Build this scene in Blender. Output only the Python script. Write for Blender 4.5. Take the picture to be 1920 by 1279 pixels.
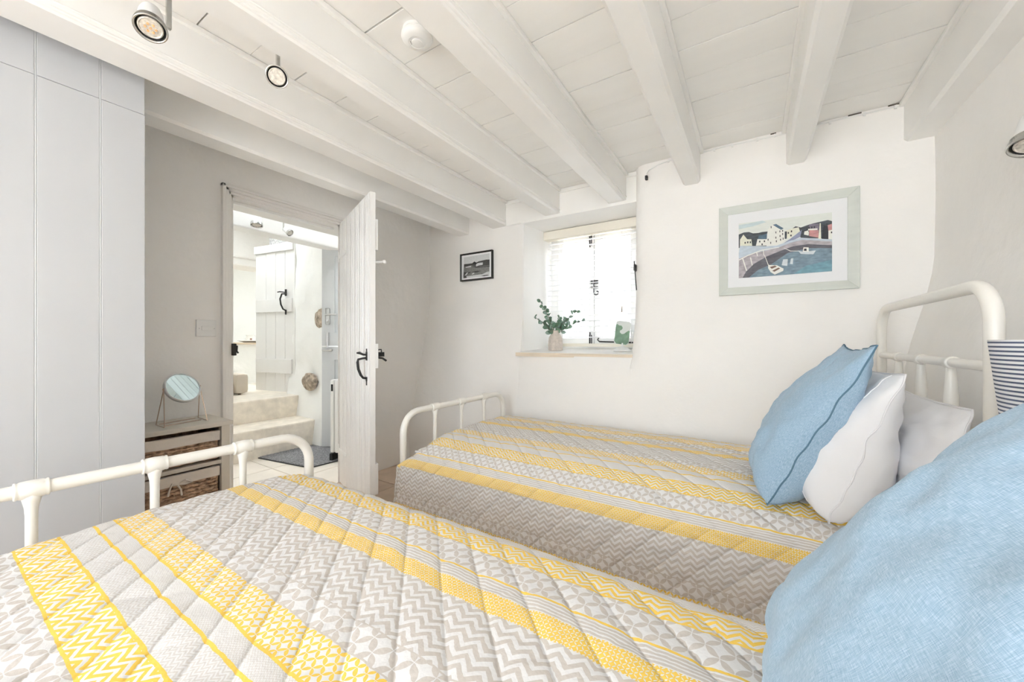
import bpy, bmesh, math, random
from math import sin, cos, pi, sqrt, hypot, radians, exp
from mathutils import Vector, Matrix, noise

for o in list(bpy.data.objects):
    bpy.data.objects.remove(o)
SC = bpy.context.scene
COL = SC.collection
random.seed(7)
EYE = 1.05                      # eye height above the bedroom floor

# ------------------------------------------------------------------ camera
cam_d = bpy.data.cameras.new('camera')
cam_d.sensor_width = 36.0
cam_d.lens = 36.0 * 715 / 1920
cam_d.clip_start = 0.02
cam = bpy.data.objects.new('camera', cam_d)
COL.objects.link(cam)
cam.location = (0, 0, EYE)
cam.rotation_euler = (radians(90), 0, math.atan2(.5344, .8453))
SC.camera = cam

# ------------------------------------------------------------------ sky, daylight, exposure
SKY = 7.2
world = bpy.data.worlds.new('overcast_sky')
SC.world = world
world.use_nodes = True
wn = world.node_tree
wn.nodes.clear()
wo = wn.nodes.new('ShaderNodeOutputWorld')
wb = wn.nodes.new('ShaderNodeBackground')
wb.inputs[0].default_value = (.90, .955, 1.0, 1)
wb.inputs[1].default_value = SKY
wn.links.new(wb.outputs[0], wo.inputs[0])


def portal(name, loc, rot, sx, sy):
    l = bpy.data.lights.new(name, 'AREA')
    l.shape = 'RECTANGLE'
    l.size, l.size_y = sx, sy
    l.cycles.is_portal = True
    o = bpy.data.objects.new(name, l)
    COL.objects.link(o)
    o.location = loc
    o.rotation_euler = rot
    return o


portal('window_portal_far', (-1.09, 3.06, 1.47), (radians(-90), 0, 0), 1.0, 1.1)
portal('window_portal_near', (-.45, -1.95, 1.22), (radians(90), 0, 0), 2.1, 1.7)
portal('roof_light_portal', (-5.9, 2.95, 3.75), (0, 0, 0), .8, 2.1)
portal('added_step_shaft_portal', (-4.615, 1.475, 3.65), (0, 0, 0), .73, 1.25)  # shafts over the steps and hall are added to brighten the hall
portal('added_hall_shaft_portal', (-3.12, 1.45, 3.26), (0, 0, 0), .44, 1.8)
portal('outer_door_portal', (-3.2, 2.9, 1.0), (radians(-90), 0, 0), .8, 2.0)

sun_d = bpy.data.lights.new('sun', 'SUN')
sun_d.energy = 46.0
sun_d.angle = radians(1.0)
sun_d.color = (1.0, .985, .985)
sun = bpy.data.objects.new('sun', sun_d)
COL.objects.link(sun)
sun.rotation_euler = (0, radians(33), 0)        # high sun, shining along the length of both window walls

SC.view_settings.view_transform = 'Standard'
SC.view_settings.look = 'None'
SC.view_settings.exposure = 0.49
SC.view_settings.gamma = 1.0
SC.view_settings.use_curve_mapping = False
SC.cycles.max_bounces = 14
SC.cycles.diffuse_bounces = 9
SC.cycles.glossy_bounces = 4
SC.cycles.transmission_bounces = 6
SC.cycles.transparent_max_bounces = 12
SC.cycles.sample_clamp_indirect = 6.0
SC.cycles.caustics_reflective = False
SC.cycles.caustics_refractive = False


# ------------------------------------------------------------------ materials
def lin(c):
    return tuple(((v / 255) / 12.92 if v / 255 < .04045 else ((v / 255 + .055) / 1.055) ** 2.4) for v in c)


def mat(name, col, rough=.5, metal=0.0, var=.03, vscale=6.0, bump=0.0, bscale=60.0, bdist=.002, spec=.5, stretch=(1, 1, 1),
        coat=0.0, trans=0.0):
    m = bpy.data.materials.new(name)
    m.use_nodes = True
    nt = m.node_tree
    b = nt.nodes['Principled BSDF']
    b.inputs['Roughness'].default_value = rough
    b.inputs['Metallic'].default_value = metal
    b.inputs['Specular IOR Level'].default_value = spec
    b.inputs['Coat Weight'].default_value = coat
    b.inputs['Transmission Weight'].default_value = trans
    tc = nt.nodes.new('ShaderNodeTexCoord')
    mp = nt.nodes.new('ShaderNodeMapping')
    mp.inputs['Scale'].default_value = stretch
    nt.links.new(tc.outputs['Object'], mp.inputs[0])
    n = nt.nodes.new('ShaderNodeTexNoise')
    n.inputs['Scale'].default_value = vscale
    n.inputs['Detail'].default_value = 4
    nt.links.new(mp.outputs[0], n.inputs[0])
    cr = nt.nodes.new('ShaderNodeValToRGB')
    cr.color_ramp.elements[0].position = .3
    cr.color_ramp.elements[1].position = .7
    cr.color_ramp.elements[0].color = tuple(max(0, c * (1 - var)) for c in col) + (1,)
    cr.color_ramp.elements[1].color = tuple(min(1, c * (1 + var)) for c in col) + (1,)
    nt.links.new(n.outputs[0], cr.inputs[0])
    nt.links.new(cr.outputs[0], b.inputs['Base Color'])
    if bump > 0:
        n2 = nt.nodes.new('ShaderNodeTexNoise')
        n2.inputs['Scale'].default_value = bscale
        n2.inputs['Detail'].default_value = 5
        nt.links.new(mp.outputs[0], n2.inputs[0])
        bp = nt.nodes.new('ShaderNodeBump')
        bp.inputs['Strength'].default_value = bump
        bp.inputs['Distance'].default_value = bdist
        nt.links.new(n2.outputs[0], bp.inputs['Height'])
        nt.links.new(bp.outputs[0], b.inputs['Normal'])
    return m


M = {}
M['plaster'] = mat('cream_plaster', (.90, .885, .865), .85, var=.02, vscale=2.5, bump=.35, bscale=14, bdist=.012)
M['plaster_hall'] = mat('white_plaster', (.90, .91, .90), .85, var=.02, vscale=2.5, bump=.4, bscale=12, bdist=.015)
M['plaster_light'] = mat('window_reveal_paint', (.89, .885, .87), .8, var=.015, vscale=3, bump=.2, bscale=20, bdist=.006)
M['beam'] = mat('white_gloss_beam_paint', (.885, .878, .86), .38, var=.02, vscale=4, bump=.12, bscale=9, bdist=.006)
M['plank'] = mat('white_ceiling_board_paint', (.885, .876, .855), .45, var=.02, vscale=3, bump=.15, bscale=12, bdist=.004, stretch=(.4, 3, 1))
M['gap'] = mat('dark_board_gap', (.10, .085, .07), .9)
M['white_wood'] = mat('white_satin_paint', (.84, .84, .83), .38, var=.015, vscale=5, bump=.06, bscale=30, bdist=.003)
M['door_paint'] = mat('white_gloss_door_paint', (.87, .865, .855), .30, var=.015, vscale=5, bump=.08, bscale=25, bdist=.003, stretch=(3, 3, .4))
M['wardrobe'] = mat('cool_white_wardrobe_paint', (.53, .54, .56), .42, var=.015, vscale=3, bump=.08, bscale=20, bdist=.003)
M['grey_door'] = mat('pale_grey_door_paint', (.66, .68, .70), .4, var=.02)
M['architrave'] = mat('warm_white_trim_paint', (.84, .825, .80), .4, var=.015)
M['floor'] = mat('pale_stone_tile', (.60, .47, .36), .5, var=.12, vscale=7, bump=.15, bscale=40)
M['hall_floor'] = mat('cream_stone_tile', (.80, .74, .66), .4, var=.06, vscale=6, bump=.1, bscale=40)
M['grout'] = mat('grout', (.55, .47, .40), .9)
M['marble'] = mat('cream_veined_step_stone', (.80, .74, .65), .35, var=.12, vscale=14, bump=.1)
M['stone'] = mat('granite', (.36, .30, .24), .85, var=.55, vscale=28, bump=.8, bscale=40, bdist=.01)
M['grey_stone'] = mat('grey_granite_lintel', (.46, .46, .46), .85, var=.45, vscale=40, bump=.8, bscale=50, bdist=.01)
M['metal_white'] = mat('cream_enamel_tube', (.85, .83, .78), .32, var=.01, coat=.2)
M['black_iron'] = mat('black_iron', (.016, .015, .015), .45, var=.2, bump=.3, bscale=80)
M['chrome'] = mat('satin_chrome', (.62, .62, .60), .18, metal=1.0, var=.02)
M['steel'] = mat('brushed_steel', (.62, .63, .64), .3, metal=1.0, var=.03)
M['copper'] = mat('warm_wire', (.55, .42, .33), .3, metal=1.0, var=.03)
M['mirror'] = mat('mirror_glass', (.72, .88, .92), .02, metal=1.0, var=0)
M['lens'] = mat('spot_lens', (.62, .58, .52), .25, var=.25, vscale=120)
M['lens_amber'] = mat('spot_lens_amber', (.75, .45, .22), .3, var=.2, vscale=80)
M['dark'] = mat('shadow_gap_black', (.02, .02, .02), .7)
M['plastic'] = mat('white_plastic', (.84, .84, .83), .35, var=.01)
M['unit'] = mat('stone_grey_unit_paint', (.62, .58, .51), .5, var=.02)
M['liner'] = mat('basket_liner_cotton', (.68, .63, .57), .9, var=.05, bump=.4, bscale=150)
M['wicker'] = mat('brown_wicker', (.44, .30, .20), .6, var=.4, vscale=45, bump=.3, bscale=200)
M['blue'] = None
M['frame_green'] = mat('pale_sage_frame', (.62, .65, .61), .5, var=.03, stretch=(1, 1, 6))
M['mount'] = mat('white_mount_board', (.83, .84, .86), .7, var=.01)
M['frame_black'] = mat('black_frame', (.014, .013, .011), .4)
M['sill_wood'] = mat('pale_sill_wood', (.72, .62, .50), .5, var=.1, vscale=20, stretch=(.3, 4, 4))
M['slat'] = mat('white_blind_slat', (.86, .87, .88), .5, var=.01)
M['headrail'] = mat('cream_blind_rail', (.83, .79, .70), .5, var=.01)
M['vase'] = mat('speckled_stoneware', (.63, .56, .50), .6, var=.12, vscale=60, bump=.3, bscale=120)
M['leaf'] = mat('eucalyptus_leaf', (.12, .22, .15), .55, var=.4, vscale=12)
M['leaf2'] = mat('eucalyptus_leaf_grey', (.24, .34, .29), .6, var=.3, vscale=12)
M['stem'] = mat('twig', (.16, .13, .09), .7)
M['rug'] = mat('grey_doormat_pile', (.27, .27, .28), .95, var=.5, vscale=90, bump=1.0, bscale=220, bdist=.01)
M['upholstery'] = mat('beige_upholstery', (.60, .54, .46), .9, var=.05, bump=.3, bscale=200)
M['counter_wood'] = mat('pale_shelf_wood', (.66, .54, .41), .5, var=.1, stretch=(6, 1, 6))
M['china'] = mat('white_china', (.84, .83, .80), .2)
M['china_mark'] = mat('brown_glaze', (.3, .16, .12), .3)
M['pale_panel'] = mat('pale_mirror_face', (.66, .69, .67), .3, var=.02)
M['reflection_green'] = mat('painted_reflection_green', (.16, .27, .19), .4, var=.3, vscale=25)
M['white_linen'] = mat('white_cotton', (.83, .83, .85), .9, var=.01, bump=.15, bscale=300)
M['mattress'] = mat('mattress_ticking', (.80, .79, .76), .9, bump=.2, bscale=200)
M['added_lane_wall'] = mat('added_lane_house_grey', (.23, .235, .245), .9, var=.25, vscale=5)
M['ground'] = mat('pale_gravel', (.70, .685, .66), .9, var=.2)


def glass():
    m = bpy.data.materials.new('window_glass')
    m.use_nodes = True
    nt = m.node_tree
    nt.nodes.clear()
    o = nt.nodes.new('ShaderNodeOutputMaterial')
    t = nt.nodes.new('ShaderNodeBsdfTransparent')
    g = nt.nodes.new('ShaderNodeBsdfGlossy')
    g.inputs['Roughness'].default_value = .02
    x = nt.nodes.new('ShaderNodeMixShader')
    x.inputs[0].default_value = .06
    nt.links.new(t.outputs[0], x.inputs[1])
    nt.links.new(g.outputs[0], x.inputs[2])
    nt.links.new(x.outputs[0], o.inputs[0])
    return m


M['glass'] = glass()


# --- small expression helper over math nodes
class X:
    def __init__(s, nt, v):
        s.nt, s.v = nt, v

    def op(s, kind, *a):
        n = s.nt.nodes.new('ShaderNodeMath')
        n.operation = kind
        for i, q in enumerate((s,) + a):
            if isinstance(q, X):
                q = q.v
            if isinstance(q, (int, float)):
                n.inputs[i].default_value = q
            else:
                s.nt.links.new(q, n.inputs[i])
        return X(s.nt, n.outputs[0])

    def __add__(s, o): return s.op('ADD', o)
    def __sub__(s, o): return s.op('SUBTRACT', o)
    def __mul__(s, o): return s.op('MULTIPLY', o)
    def __truediv__(s, o): return s.op('DIVIDE', o)
    def fr(s): return s.op('FLOORED_MODULO', 1.0)
    def mod(s, o): return s.op('FLOORED_MODULO', o)
    def abs(s): return s.op('ABSOLUTE')
    def lt(s, o): return s.op('LESS_THAN', o)
    def gt(s, o): return s.op('GREATER_THAN', o)
    def mn(s, o): return s.op('MINIMUM', o)
    def mx(s, o): return s.op('MAXIMUM', o)
    def inv(s): return (s * -1.0) + 1.0


def petals(u, w, edge, r=.69):
    k = 1 / (edge * 1.41421)
    a = (((u + w) * k).fr() - .5).abs()
    b = (((u - w) * k).fr() - .5).abs()
    lo, hi = a.mn(b), a.mx(b)
    p, q = lo + .5, (hi * -1.0) + .5
    return (p * p + q * q).lt(r * r)


def chevron(u, w, wl, amp, pitch, duty=.5):
    tri = ((u * (1 / wl)).fr() - .5).abs() * (2 * amp)
    return ((w + tri) * (1 / pitch)).fr().lt(duty)


# band widths of the printed cloth, in metres across the quilt, one repeat
BANDS = [('A', .074), ('D', .0045), ('B', .063), ('D', .0055), ('C', .052), ('D', .006), ('E', .033), ('D', .005), ('F', .062),
         ('L', .003), ('P', .045), ('L', .003), ('G', .134), ('H', .046), ('I', .034), ('D', .005)]
PERIOD = sum(b[1] for b in BANDS)


def quilt_material():
    m = bpy.data.materials.new('patchwork_print_cotton')
    m.use_nodes = True
    nt = m.node_tree
    b = nt.nodes['Principled BSDF']
    b.inputs['Roughness'].default_value = .9
    b.inputs['Specular IOR Level'].default_value = .15
    uv = nt.nodes.new('ShaderNodeUVMap')
    uv.uv_map = 'cloth'
    sp = nt.nodes.new('ShaderNodeSeparateXYZ')
    nt.links.new(uv.outputs[0], sp.inputs[0])
    nz = nt.nodes.new('ShaderNodeTexNoise')
    nz.inputs['Scale'].default_value = 55
    nz.inputs['Detail'].default_value = 2
    nt.links.new(uv.outputs[0], nz.inputs[0])
    wob = (X(nt, nz.outputs[0]) - .5) * .0045
    u0 = X(nt, sp.outputs[0])
    w0 = X(nt, sp.outputs[1])
    u, w = u0 + wob, (w0 + wob).mod(PERIOD)
    pats = {
        'A': petals(u, w0 + wob, .030),
        'P': petals(u, w0 + wob + .012, .031),
        'F': petals(u, w0 + wob + .006, .0155),
        'H': petals(u, w0 + wob, .0088, .625).inv(),
        'E': chevron(u, w, .008, .004, .0046, .62),
        'B': chevron(u, w, .036, .017, .0165, .52),
        'G': chevron(u, w, .038, .016, .0195, .52),
        'C': chevron(u, w, .016, .0075, .0070, .5),
        'I': (w * (1 / .0078)).fr().lt(.6),
    }
    ink = yel = None
    pos = 0.0
    for k, wd in BANDS:
        mask = w.gt(pos) * w.lt(pos + wd + 1e-5)
        pos += wd
        c = mask * pats[k] if k in pats else mask
        if k in 'CE':
            c = c * .62
        ink = c if ink is None else ink + c
        if k in 'BDFH':
            yel = mask if yel is None else yel + mask
    def mix(f, a, c):
        n = nt.nodes.new('ShaderNodeMix')
        n.data_type = 'RGBA'
        for i, q in ((0, f), (6, a), (7, c)):
            q = q.v if isinstance(q, X) else q
            if isinstance(q, tuple):
                n.inputs[i].default_value = q + (1,)
            else:
                nt.links.new(q, n.inputs[i])
        return n.outputs[2]
    inkc = mix(yel, (.58, .54, .505), (.79, .545, .11))
    colr = mix(ink, (.75, .745, .745), inkc)
    nt.links.new(colr, b.inputs['Base Color'])
    n2 = nt.nodes.new('ShaderNodeTexNoise')
    n2.inputs['Scale'].default_value = 120
    n2.inputs['Detail'].default_value = 4
    nt.links.new(uv.outputs[0], n2.inputs[0])
    bp = nt.nodes.new('ShaderNodeBump')
    bp.inputs['Strength'].default_value = .35
    bp.inputs['Distance'].default_value = .003
    st = nt.nodes.new('ShaderNodeUVMap')
    st.uv_map = 'stitch'
    sq = nt.nodes.new('ShaderNodeSeparateXYZ')
    nt.links.new(st.outputs[0], sq.inputs[0])
    dd = (((X(nt, sq.outputs[0]) * (1 / .104)) + .5).fr() - .5).abs() * (.104 / 1.414 / .0032)
    groove = (dd * dd * -1.0).op('EXPONENT')
    hgt = X(nt, n2.outputs[0]) - groove * 2.6
    nt.links.new(hgt.v, bp.inputs['Height'])
    nt.links.new(bp.outputs[0], b.inputs['Normal'])
    return m


M['quilt'] = quilt_material()


def woven(name, base, light, dark, scale=1500):
    m = bpy.data.materials.new(name)
    m.use_nodes = True
    nt = m.node_tree
    b = nt.nodes['Principled BSDF']
    b.inputs['Roughness'].default_value = .95
    b.inputs['Specular IOR Level'].default_value = .1
    b.inputs['Sheen Weight'].default_value = .15
    tc = nt.nodes.new('ShaderNodeUVMap')
    tc.uv_map = 'cloth'
    outs = []
    for st in ((1, 14, 1), (14, 1, 1)):
        mp = nt.nodes.new('ShaderNodeMapping')
        mp.inputs['Scale'].default_value = st
        nt.links.new(tc.outputs[0], mp.inputs[0])
        n = nt.nodes.new('ShaderNodeTexNoise')
        n.inputs['Scale'].default_value = scale / 14
        n.inputs['Detail'].default_value = 3
        nt.links.new(mp.outputs[0], n.inputs[0])
        outs.append(X(nt, n.outputs[0]))
    f = (outs[0] + outs[1]) * .5
    cr = nt.nodes.new('ShaderNodeValToRGB')
    e = cr.color_ramp.elements
    e[0].position, e[1].position = .36, .64
    e[0].color, e[1].color = dark + (1,), light + (1,)
    k = e.new(.5)
    k.color = base + (1,)
    nt.links.new(f.v, cr.inputs[0])
    nt.links.new(cr.outputs[0], b.inputs['Base Color'])
    bp = nt.nodes.new('ShaderNodeBump')
    bp.inputs['Strength'].default_value = .4
    bp.inputs['Distance'].default_value = .0012
    nt.links.new(f.v, bp.inputs['Height'])
    nt.links.new(bp.outputs[0], b.inputs['Normal'])
    return m


M['blue'] = woven('light_blue_linen', (.33, .465, .60), (.47, .60, .72), (.24, .38, .52))
M['blue_seam'] = mat('blue_seam', (.10, .20, .28), .9)


# ------------------------------------------------------------------ geometry helpers
def nb():
    return bmesh.new()


def box(bm, x0, x1, y0, y1, z0, z1, bev=0.0, mtx=None):
    r = bmesh.ops.create_cube(bm, size=1.0)
    vs = r['verts']
    for v in vs:
        v.co = Vector((x0 + (v.co.x + .5) * (x1 - x0), y0 + (v.co.y + .5) * (y1 - y0), z0 + (v.co.z + .5) * (z1 - z0)))
    if bev > 0:
        es = list({e for v in vs for e in v.link_edges})
        g = bmesh.ops.bevel(bm, geom=es, offset=bev, segments=2, affect='EDGES', profile=.6)
        vs = list({v for f in g['faces'] for v in f.verts} | {v for v in vs if v.is_valid})
    if mtx is not None:
        bmesh.ops.transform(bm, matrix=mtx, verts=vs)
    return vs


def ring_faces(bm, rings, closed_ends=True):
    for a, b in zip(rings, rings[1:]):
        n = len(a)
        for i in range(n):
            bm.faces.new((a[i], a[(i + 1) % n], b[(i + 1) % n], b[i]))
    if closed_ends:
        for r in (rings[0], rings[-1]):
            try:
                bm.faces.new(r)
            except ValueError:
                pass


def tube(bm, pts, rad, seg=10, cap=True):
    pts = [Vector(p) for p in pts]
    rads = rad if isinstance(rad, (list, tuple)) else [rad] * len(pts)
    rings, prev = [], None
    for i, p in enumerate(pts):
        t = (pts[min(i + 1, len(pts) - 1)] - pts[max(i - 1, 0)]).normalized()
        if prev is None:
            a = Vector((0, 0, 1)) if abs(t.z) < .9 else Vector((1, 0, 0))
            nrm = (a - t * a.dot(t)).normalized()
        else:
            nrm = (prev - t * prev.dot(t)).normalized()
        prev = nrm
        bn = t.cross(nrm)
        rings.append([bm.verts.new(p + (nrm * cos(2 * pi * k / seg) + bn * sin(2 * pi * k / seg)) * rads[i]) for k in range(seg)])
    ring_faces(bm, rings, cap)


def lathe(bm, prof, seg=24, mtx=None, cap=True):
    """profile of (radius, height) turned about local z"""
    rings = []
    for r, h in prof:
        rings.append([bm.verts.new(((r + 1e-5) * cos(2 * pi * k / seg), (r + 1e-5) * sin(2 * pi * k / seg), h)) for k in range(seg)])
    vs = [v for r in rings for v in r]
    ring_faces(bm, rings, cap)
    if mtx is not None:
        bmesh.ops.transform(bm, matrix=mtx, verts=vs)
    return vs


def aim(loc, d):
    """matrix that takes local +z to direction d at loc"""
    q = Vector(d).normalized().to_track_quat('Z', 'Y')
    return Matrix.Translation(Vector(loc)) @ q.to_matrix().to_4x4()


def obj(name, bm, material, parent=None, smooth=False, label=None, kind=None, bev=0.0, angle=40):
    me = bpy.data.meshes.new(name)
    bmesh.ops.recalc_face_normals(bm, faces=bm.faces[:])
    if parent is not None:
        bm.transform(parent_world(parent).inverted())
    bm.to_mesh(me)
    bm.free()
    for mm in (material if isinstance(material, (list, tuple)) else [material]):
        me.materials.append(mm)
    if smooth:
        me.polygons.foreach_set('use_smooth', [True] * len(me.polygons))
        if smooth != 'all':
            me.set_sharp_from_angle(angle=radians(angle))
    o = bpy.data.objects.new(name, me)
    COL.objects.link(o)
    if parent is not None:
        o.parent = parent
    if label:
        o['label'] = label
    if kind:
        o['kind'] = kind
    if bev > 0:
        bv = o.modifiers.new('edge', 'BEVEL')
        bv.width = bev
        bv.segments = 2
        bv.limit_method = 'ANGLE'
        bv.angle_limit = radians(40)
    return o


def parent_world(o):
    m = o.matrix_basis.copy()
    while o.parent is not None:
        o = o.parent
        m = o.matrix_basis @ m
    return m


def tag(o, label, cat, group=None, kind=None):
    o['label'] = label
    o['category'] = cat
    if group:
        o['group'] = group
    if kind:
        o['kind'] = kind
    return o


def thing(name, label, cat, loc=(0, 0, 0), group=None, kind=None, rotz=0.0):
    o = bpy.data.objects.new(name, None)
    o.empty_display_size = .05
    COL.objects.link(o)
    o.location = loc
    o.rotation_euler = (0, 0, rotz)
    return tag(o, label, cat, group, kind)


def quick(name, fn, material, parent=None, **k):
    bm = nb()
    fn(bm)
    return obj(name, bm, material, parent, **k)


def dup(root, loc=None, rotz=None, label=None):
    c = root.copy()
    COL.objects.link(c)
    if loc is not None:
        c.location = loc
    if rotz is not None:
        c.rotation_euler = (0, 0, rotz)
    if label:
        c['label'] = label
    def kids(src, dst):
        for ch in list(src.children):
            d = ch.copy()
            COL.objects.link(d)
            d.parent = dst
            kids(ch, d)
    kids(root, c)
    return c


def lerp(a, b, t):
    return a + (b - a) * t


def clamp(v, a=0.0, b=1.0):
    return max(a, min(b, v))


def smooth(t):
    t = clamp(t)
    return t * t * (3 - 2 * t)


def table(x, pts):
    for (x0, y0), (x1, y1) in zip(pts, pts[1:]):
        if x <= x1:
            return lerp(y0, y1, clamp((x - x0) / (x1 - x0)))
    return pts[-1][1]


def slab(bm, front, back, us, zs):
    F = [[bm.verts.new(front(u, z)) for z in zs] for u in us]
    B = [[bm.verts.new(back(u, z)) for z in zs] for u in us]
    nu, nz = len(us), len(zs)
    for i in range(nu - 1):
        for j in range(nz - 1):
            bm.faces.new((F[i][j], F[i + 1][j], F[i + 1][j + 1], F[i][j + 1]))
            bm.faces.new((B[i][j], B[i][j + 1], B[i + 1][j + 1], B[i + 1][j]))
    for i in range(nu - 1):
        bm.faces.new((F[i][0], B[i][0], B[i + 1][0], F[i + 1][0]))
        bm.faces.new((F[i][-1], F[i + 1][-1], B[i + 1][-1], B[i][-1]))
    for j in range(nz - 1):
        bm.faces.new((F[0][j], F[0][j + 1], B[0][j + 1], B[0][j]))
        bm.faces.new((F[-1][j], B[-1][j], B[-1][j + 1], F[-1][j + 1]))


def rng(a, b, n):
    return [a + (b - a) * i / n for i in range(n + 1)]


def Z(r):
    return EYE + r


# ================================================================== SETTING
CEIL = Z(1.124)
BEAM = Z(.94)


def far_y(x, z):
    """plaster face of the thick old far wall: leans in towards its foot, steps forward right of the window"""
    y = table(x, [(-2.85, 2.66), (-2.3, 2.64), (-1.53, 2.60), (-.62, 2.50), (1.0, 2.50)])
    ln = table(x, [(-2.7, .25), (-2.2, .20), (-1.53, .12), (-.6, .10), (1.0, .06)])
    y -= ln * clamp((Z(.3) - z) / .84, 0, 1.25)
    y += .006 * noise.noise((x * 2.2, z * 2.2, 3.1))
    e = -.56 - .02 * clamp((Z(.1) - z) / .3)
    if x < e and z > Z(-.13) and x > -.7:
        t = clamp((e - x) / .1)
        y += .09 * (1 - sqrt(max(0, 1 - t * t)))
    return y


wall_far = None
bm = nb()
SILL_Z, SOFF_Z = Z(-.088), Z(.93)
bk = lambda u, z: Vector((u, 3.08, z))
slab(bm, lambda u, z: Vector((u, far_y(u, z), z)), lambda u, z: Vector((u + (.055 if u > -1.6 else 0), 3.08, z)),
     rng(-2.85, -1.53, 22), rng(-.02, CEIL + .1, 30))
slab(bm, lambda u, z: Vector((u, far_y(u, z), z)), bk, rng(-.66, -.54, 10) + rng(-.5, .95, 18), rng(-.02, CEIL + .1, 36))
slab(bm, lambda u, z: Vector((u, far_y(u, z), z)), bk, rng(-1.53, -.66, 10), rng(-.02, SILL_Z - .02, 16))
slab(bm, lambda u, z: Vector((u, 2.60, z)), bk, rng(-1.53, -.66, 4), rng(SOFF_Z, CEIL + .1, 3))
tag(obj('wall_far', bm, M['plaster'], smooth=True, angle=35), 'cream plastered thick wall with the deep-set window', 'wall', kind='structure')


def left_x(y, z):
    x = -2.60 + .045 * clamp((Z(.2) - z) / 1.1) * smooth((y - 1.75) / .4)
    return x + .004 * noise.noise((y * 2, z * 2, 8.0))


DY0, DY1, DTOP = 1.014, 1.712, Z(.861)
bm = nb()
lb = lambda u, z: Vector((-2.85, u, z))
lf = lambda u, z: Vector((left_x(u, z), u, z))
slab(bm, lf, lb, rng(-1.7, DY0, 20), rng(-.02, CEIL + .1, 16))
slab(bm, lf, lambda u, z: Vector((-2.85, lerp(DY1 + .235, 2.75, (u - DY1) / (2.75 - DY1)), z)), rng(DY1, 2.75, 18), rng(-.02, CEIL + .1, 24))
slab(bm, lf, lambda u, z: Vector((-2.85, lerp(DY0, DY1 + .235, (u - DY0) / (DY1 - DY0)), z)), rng(DY0, DY1, 8), rng(DTOP, CEIL + .1, 5))
tag(obj('wall_left', bm, M['plaster'], smooth=True, angle=35), 'cream plastered wall with the open doorway', 'wall', kind='structure')


def right_x(y, z):
    x = .70 - .115 * smooth((Z(.40) - z) / .62) * smooth((y - 1.30) / .6)
    return x + .005 * noise.noise((y * 2, z * 2, 1.0))


bm = nb()
slab(bm, lambda u, z: Vector((right_x(u, z), u, z)), lambda u, z: Vector((1.0, u, z)), rng(-1.9, 2.6, 40), rng(-.02, CEIL + .1, 30))
tag(obj('wall_right', bm, M['plaster'], smooth=True, angle=35), 'cream plastered wall behind the bedheads', 'wall', kind='structure')

# wall behind the camera with a broad cottage window
bm = nb()
NX0, NX1, NZ0, NZ1 = -1.45, .55, .45, 2.0
for a in ((-2.85, NX0, -.02, CEIL + .1), (NX1, 1.0, -.02, CEIL + .1), (NX0, NX1, -.02, NZ0), (NX0, NX1, NZ1, CEIL + .1)):
    box(bm, a[0], a[1], -1.90, -1.60, a[2], a[3])
tag(obj('wall_near', bm, M['plaster']), 'cream plastered wall with a broad window behind the viewer', 'wall', kind='structure')
w2 = thing('window_2', 'broad white window in the wall behind the viewer', 'window', (-.78, -1.8, NZ0), kind='structure')
for x in rng(NX0, NX1, 4):
    quick('frame_post', lambda b: box(b, x - .03, x + .03, -1.83, -1.77, NZ0, NZ1), M['white_wood'], w2)
for z in (NZ0 + .03, NZ1 - .03):
    quick('frame_rail', lambda b: box(b, NX0, NX1, -1.83, -1.77, z - .03, z + .03), M['white_wood'], w2)
xs = rng(NX0, NX1, 4)
for a, c in zip(xs, xs[1:]):
    quick('pane', lambda b: box(b, a + .03, c - .03, -1.802, -1.798, NZ0 + .06, NZ1 - .06), M['glass'], w2)

# floor: a slab with tiles laid on it
fl = tag(quick('floor', lambda b: box(b, -4.3, 1.0, -1.9, 3.6, -.12, -.012), M['grout']), 'tan and cream stone tiled floor', 'floor', kind='structure')
tile_me = {}
rnd = random.Random(3)


def tile(x0, x1, y0, y1, m):
    dz = rnd.uniform(-.0015, .0)
    quick('tile', lambda b: box(b, x0 + .003, x1 - .003, y0 + .003, y1 - .003, -.012, dz), m, fl, bev=.002)


for x0, x1 in ((-2.6, -2.2), (-2.2, -1.8), (-1.8, -1.4), (-1.4, -1.0), (-1.0, -.6), (-.6, -.2), (-.2, .2), (.2, .7)):
    for y0, y1 in ((-1.6, -1.0), (-1.0, -.4), (-.4, .2), (.2, .8), (.8, 1.1), (1.1, 1.5), (1.5, 1.9), (1.9, 2.7)):
        tile(x0, x1, y0, y1, M['floor'])
for x0, x1 in ((-3.75, -3.35), (-3.35, -2.95), (-2.95, -2.6)):
    for y0, y1 in ((.4, .8), (.8, 1.2), (1.2, 1.6), (1.6, 2.0), (2.0, 2.4), (2.4, 2.9)):
        tile(x0, x1, y0, y1, M['hall_floor'])

# ceiling: boards over beams
ce = tag(quick('ceiling', lambda b: box(b, -2.85, 1.0, -1.9, 2.75, CEIL + .02, CEIL + .1), M['gap']), 'white boarded ceiling above the beams', 'ceiling', kind='structure')
gaps = [-1.68, -1.51, -1.34, -1.17, -1.0, -.83, -.66, -.485, -.31, -.14, .03, .205, .378, .55, .718, .893, 1.077, 1.255, 1.43, 1.60, 1.785, 1.975, 2.165, 2.33, 2.52, 2.74]
for k, (a, c) in enumerate(zip(gaps, gaps[1:])):
    g = (.0045, .0012, .0034, .0018, .005, .0010)[(k * 5) % 6]
    dz = rnd.uniform(-.0012, .0012)
    quick('plank', lambda b: box(b, -2.84, .95, a + .0006, c - g, CEIL + dz, CEIL + .022), M['plank'], ce, bev=.0012)

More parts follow.
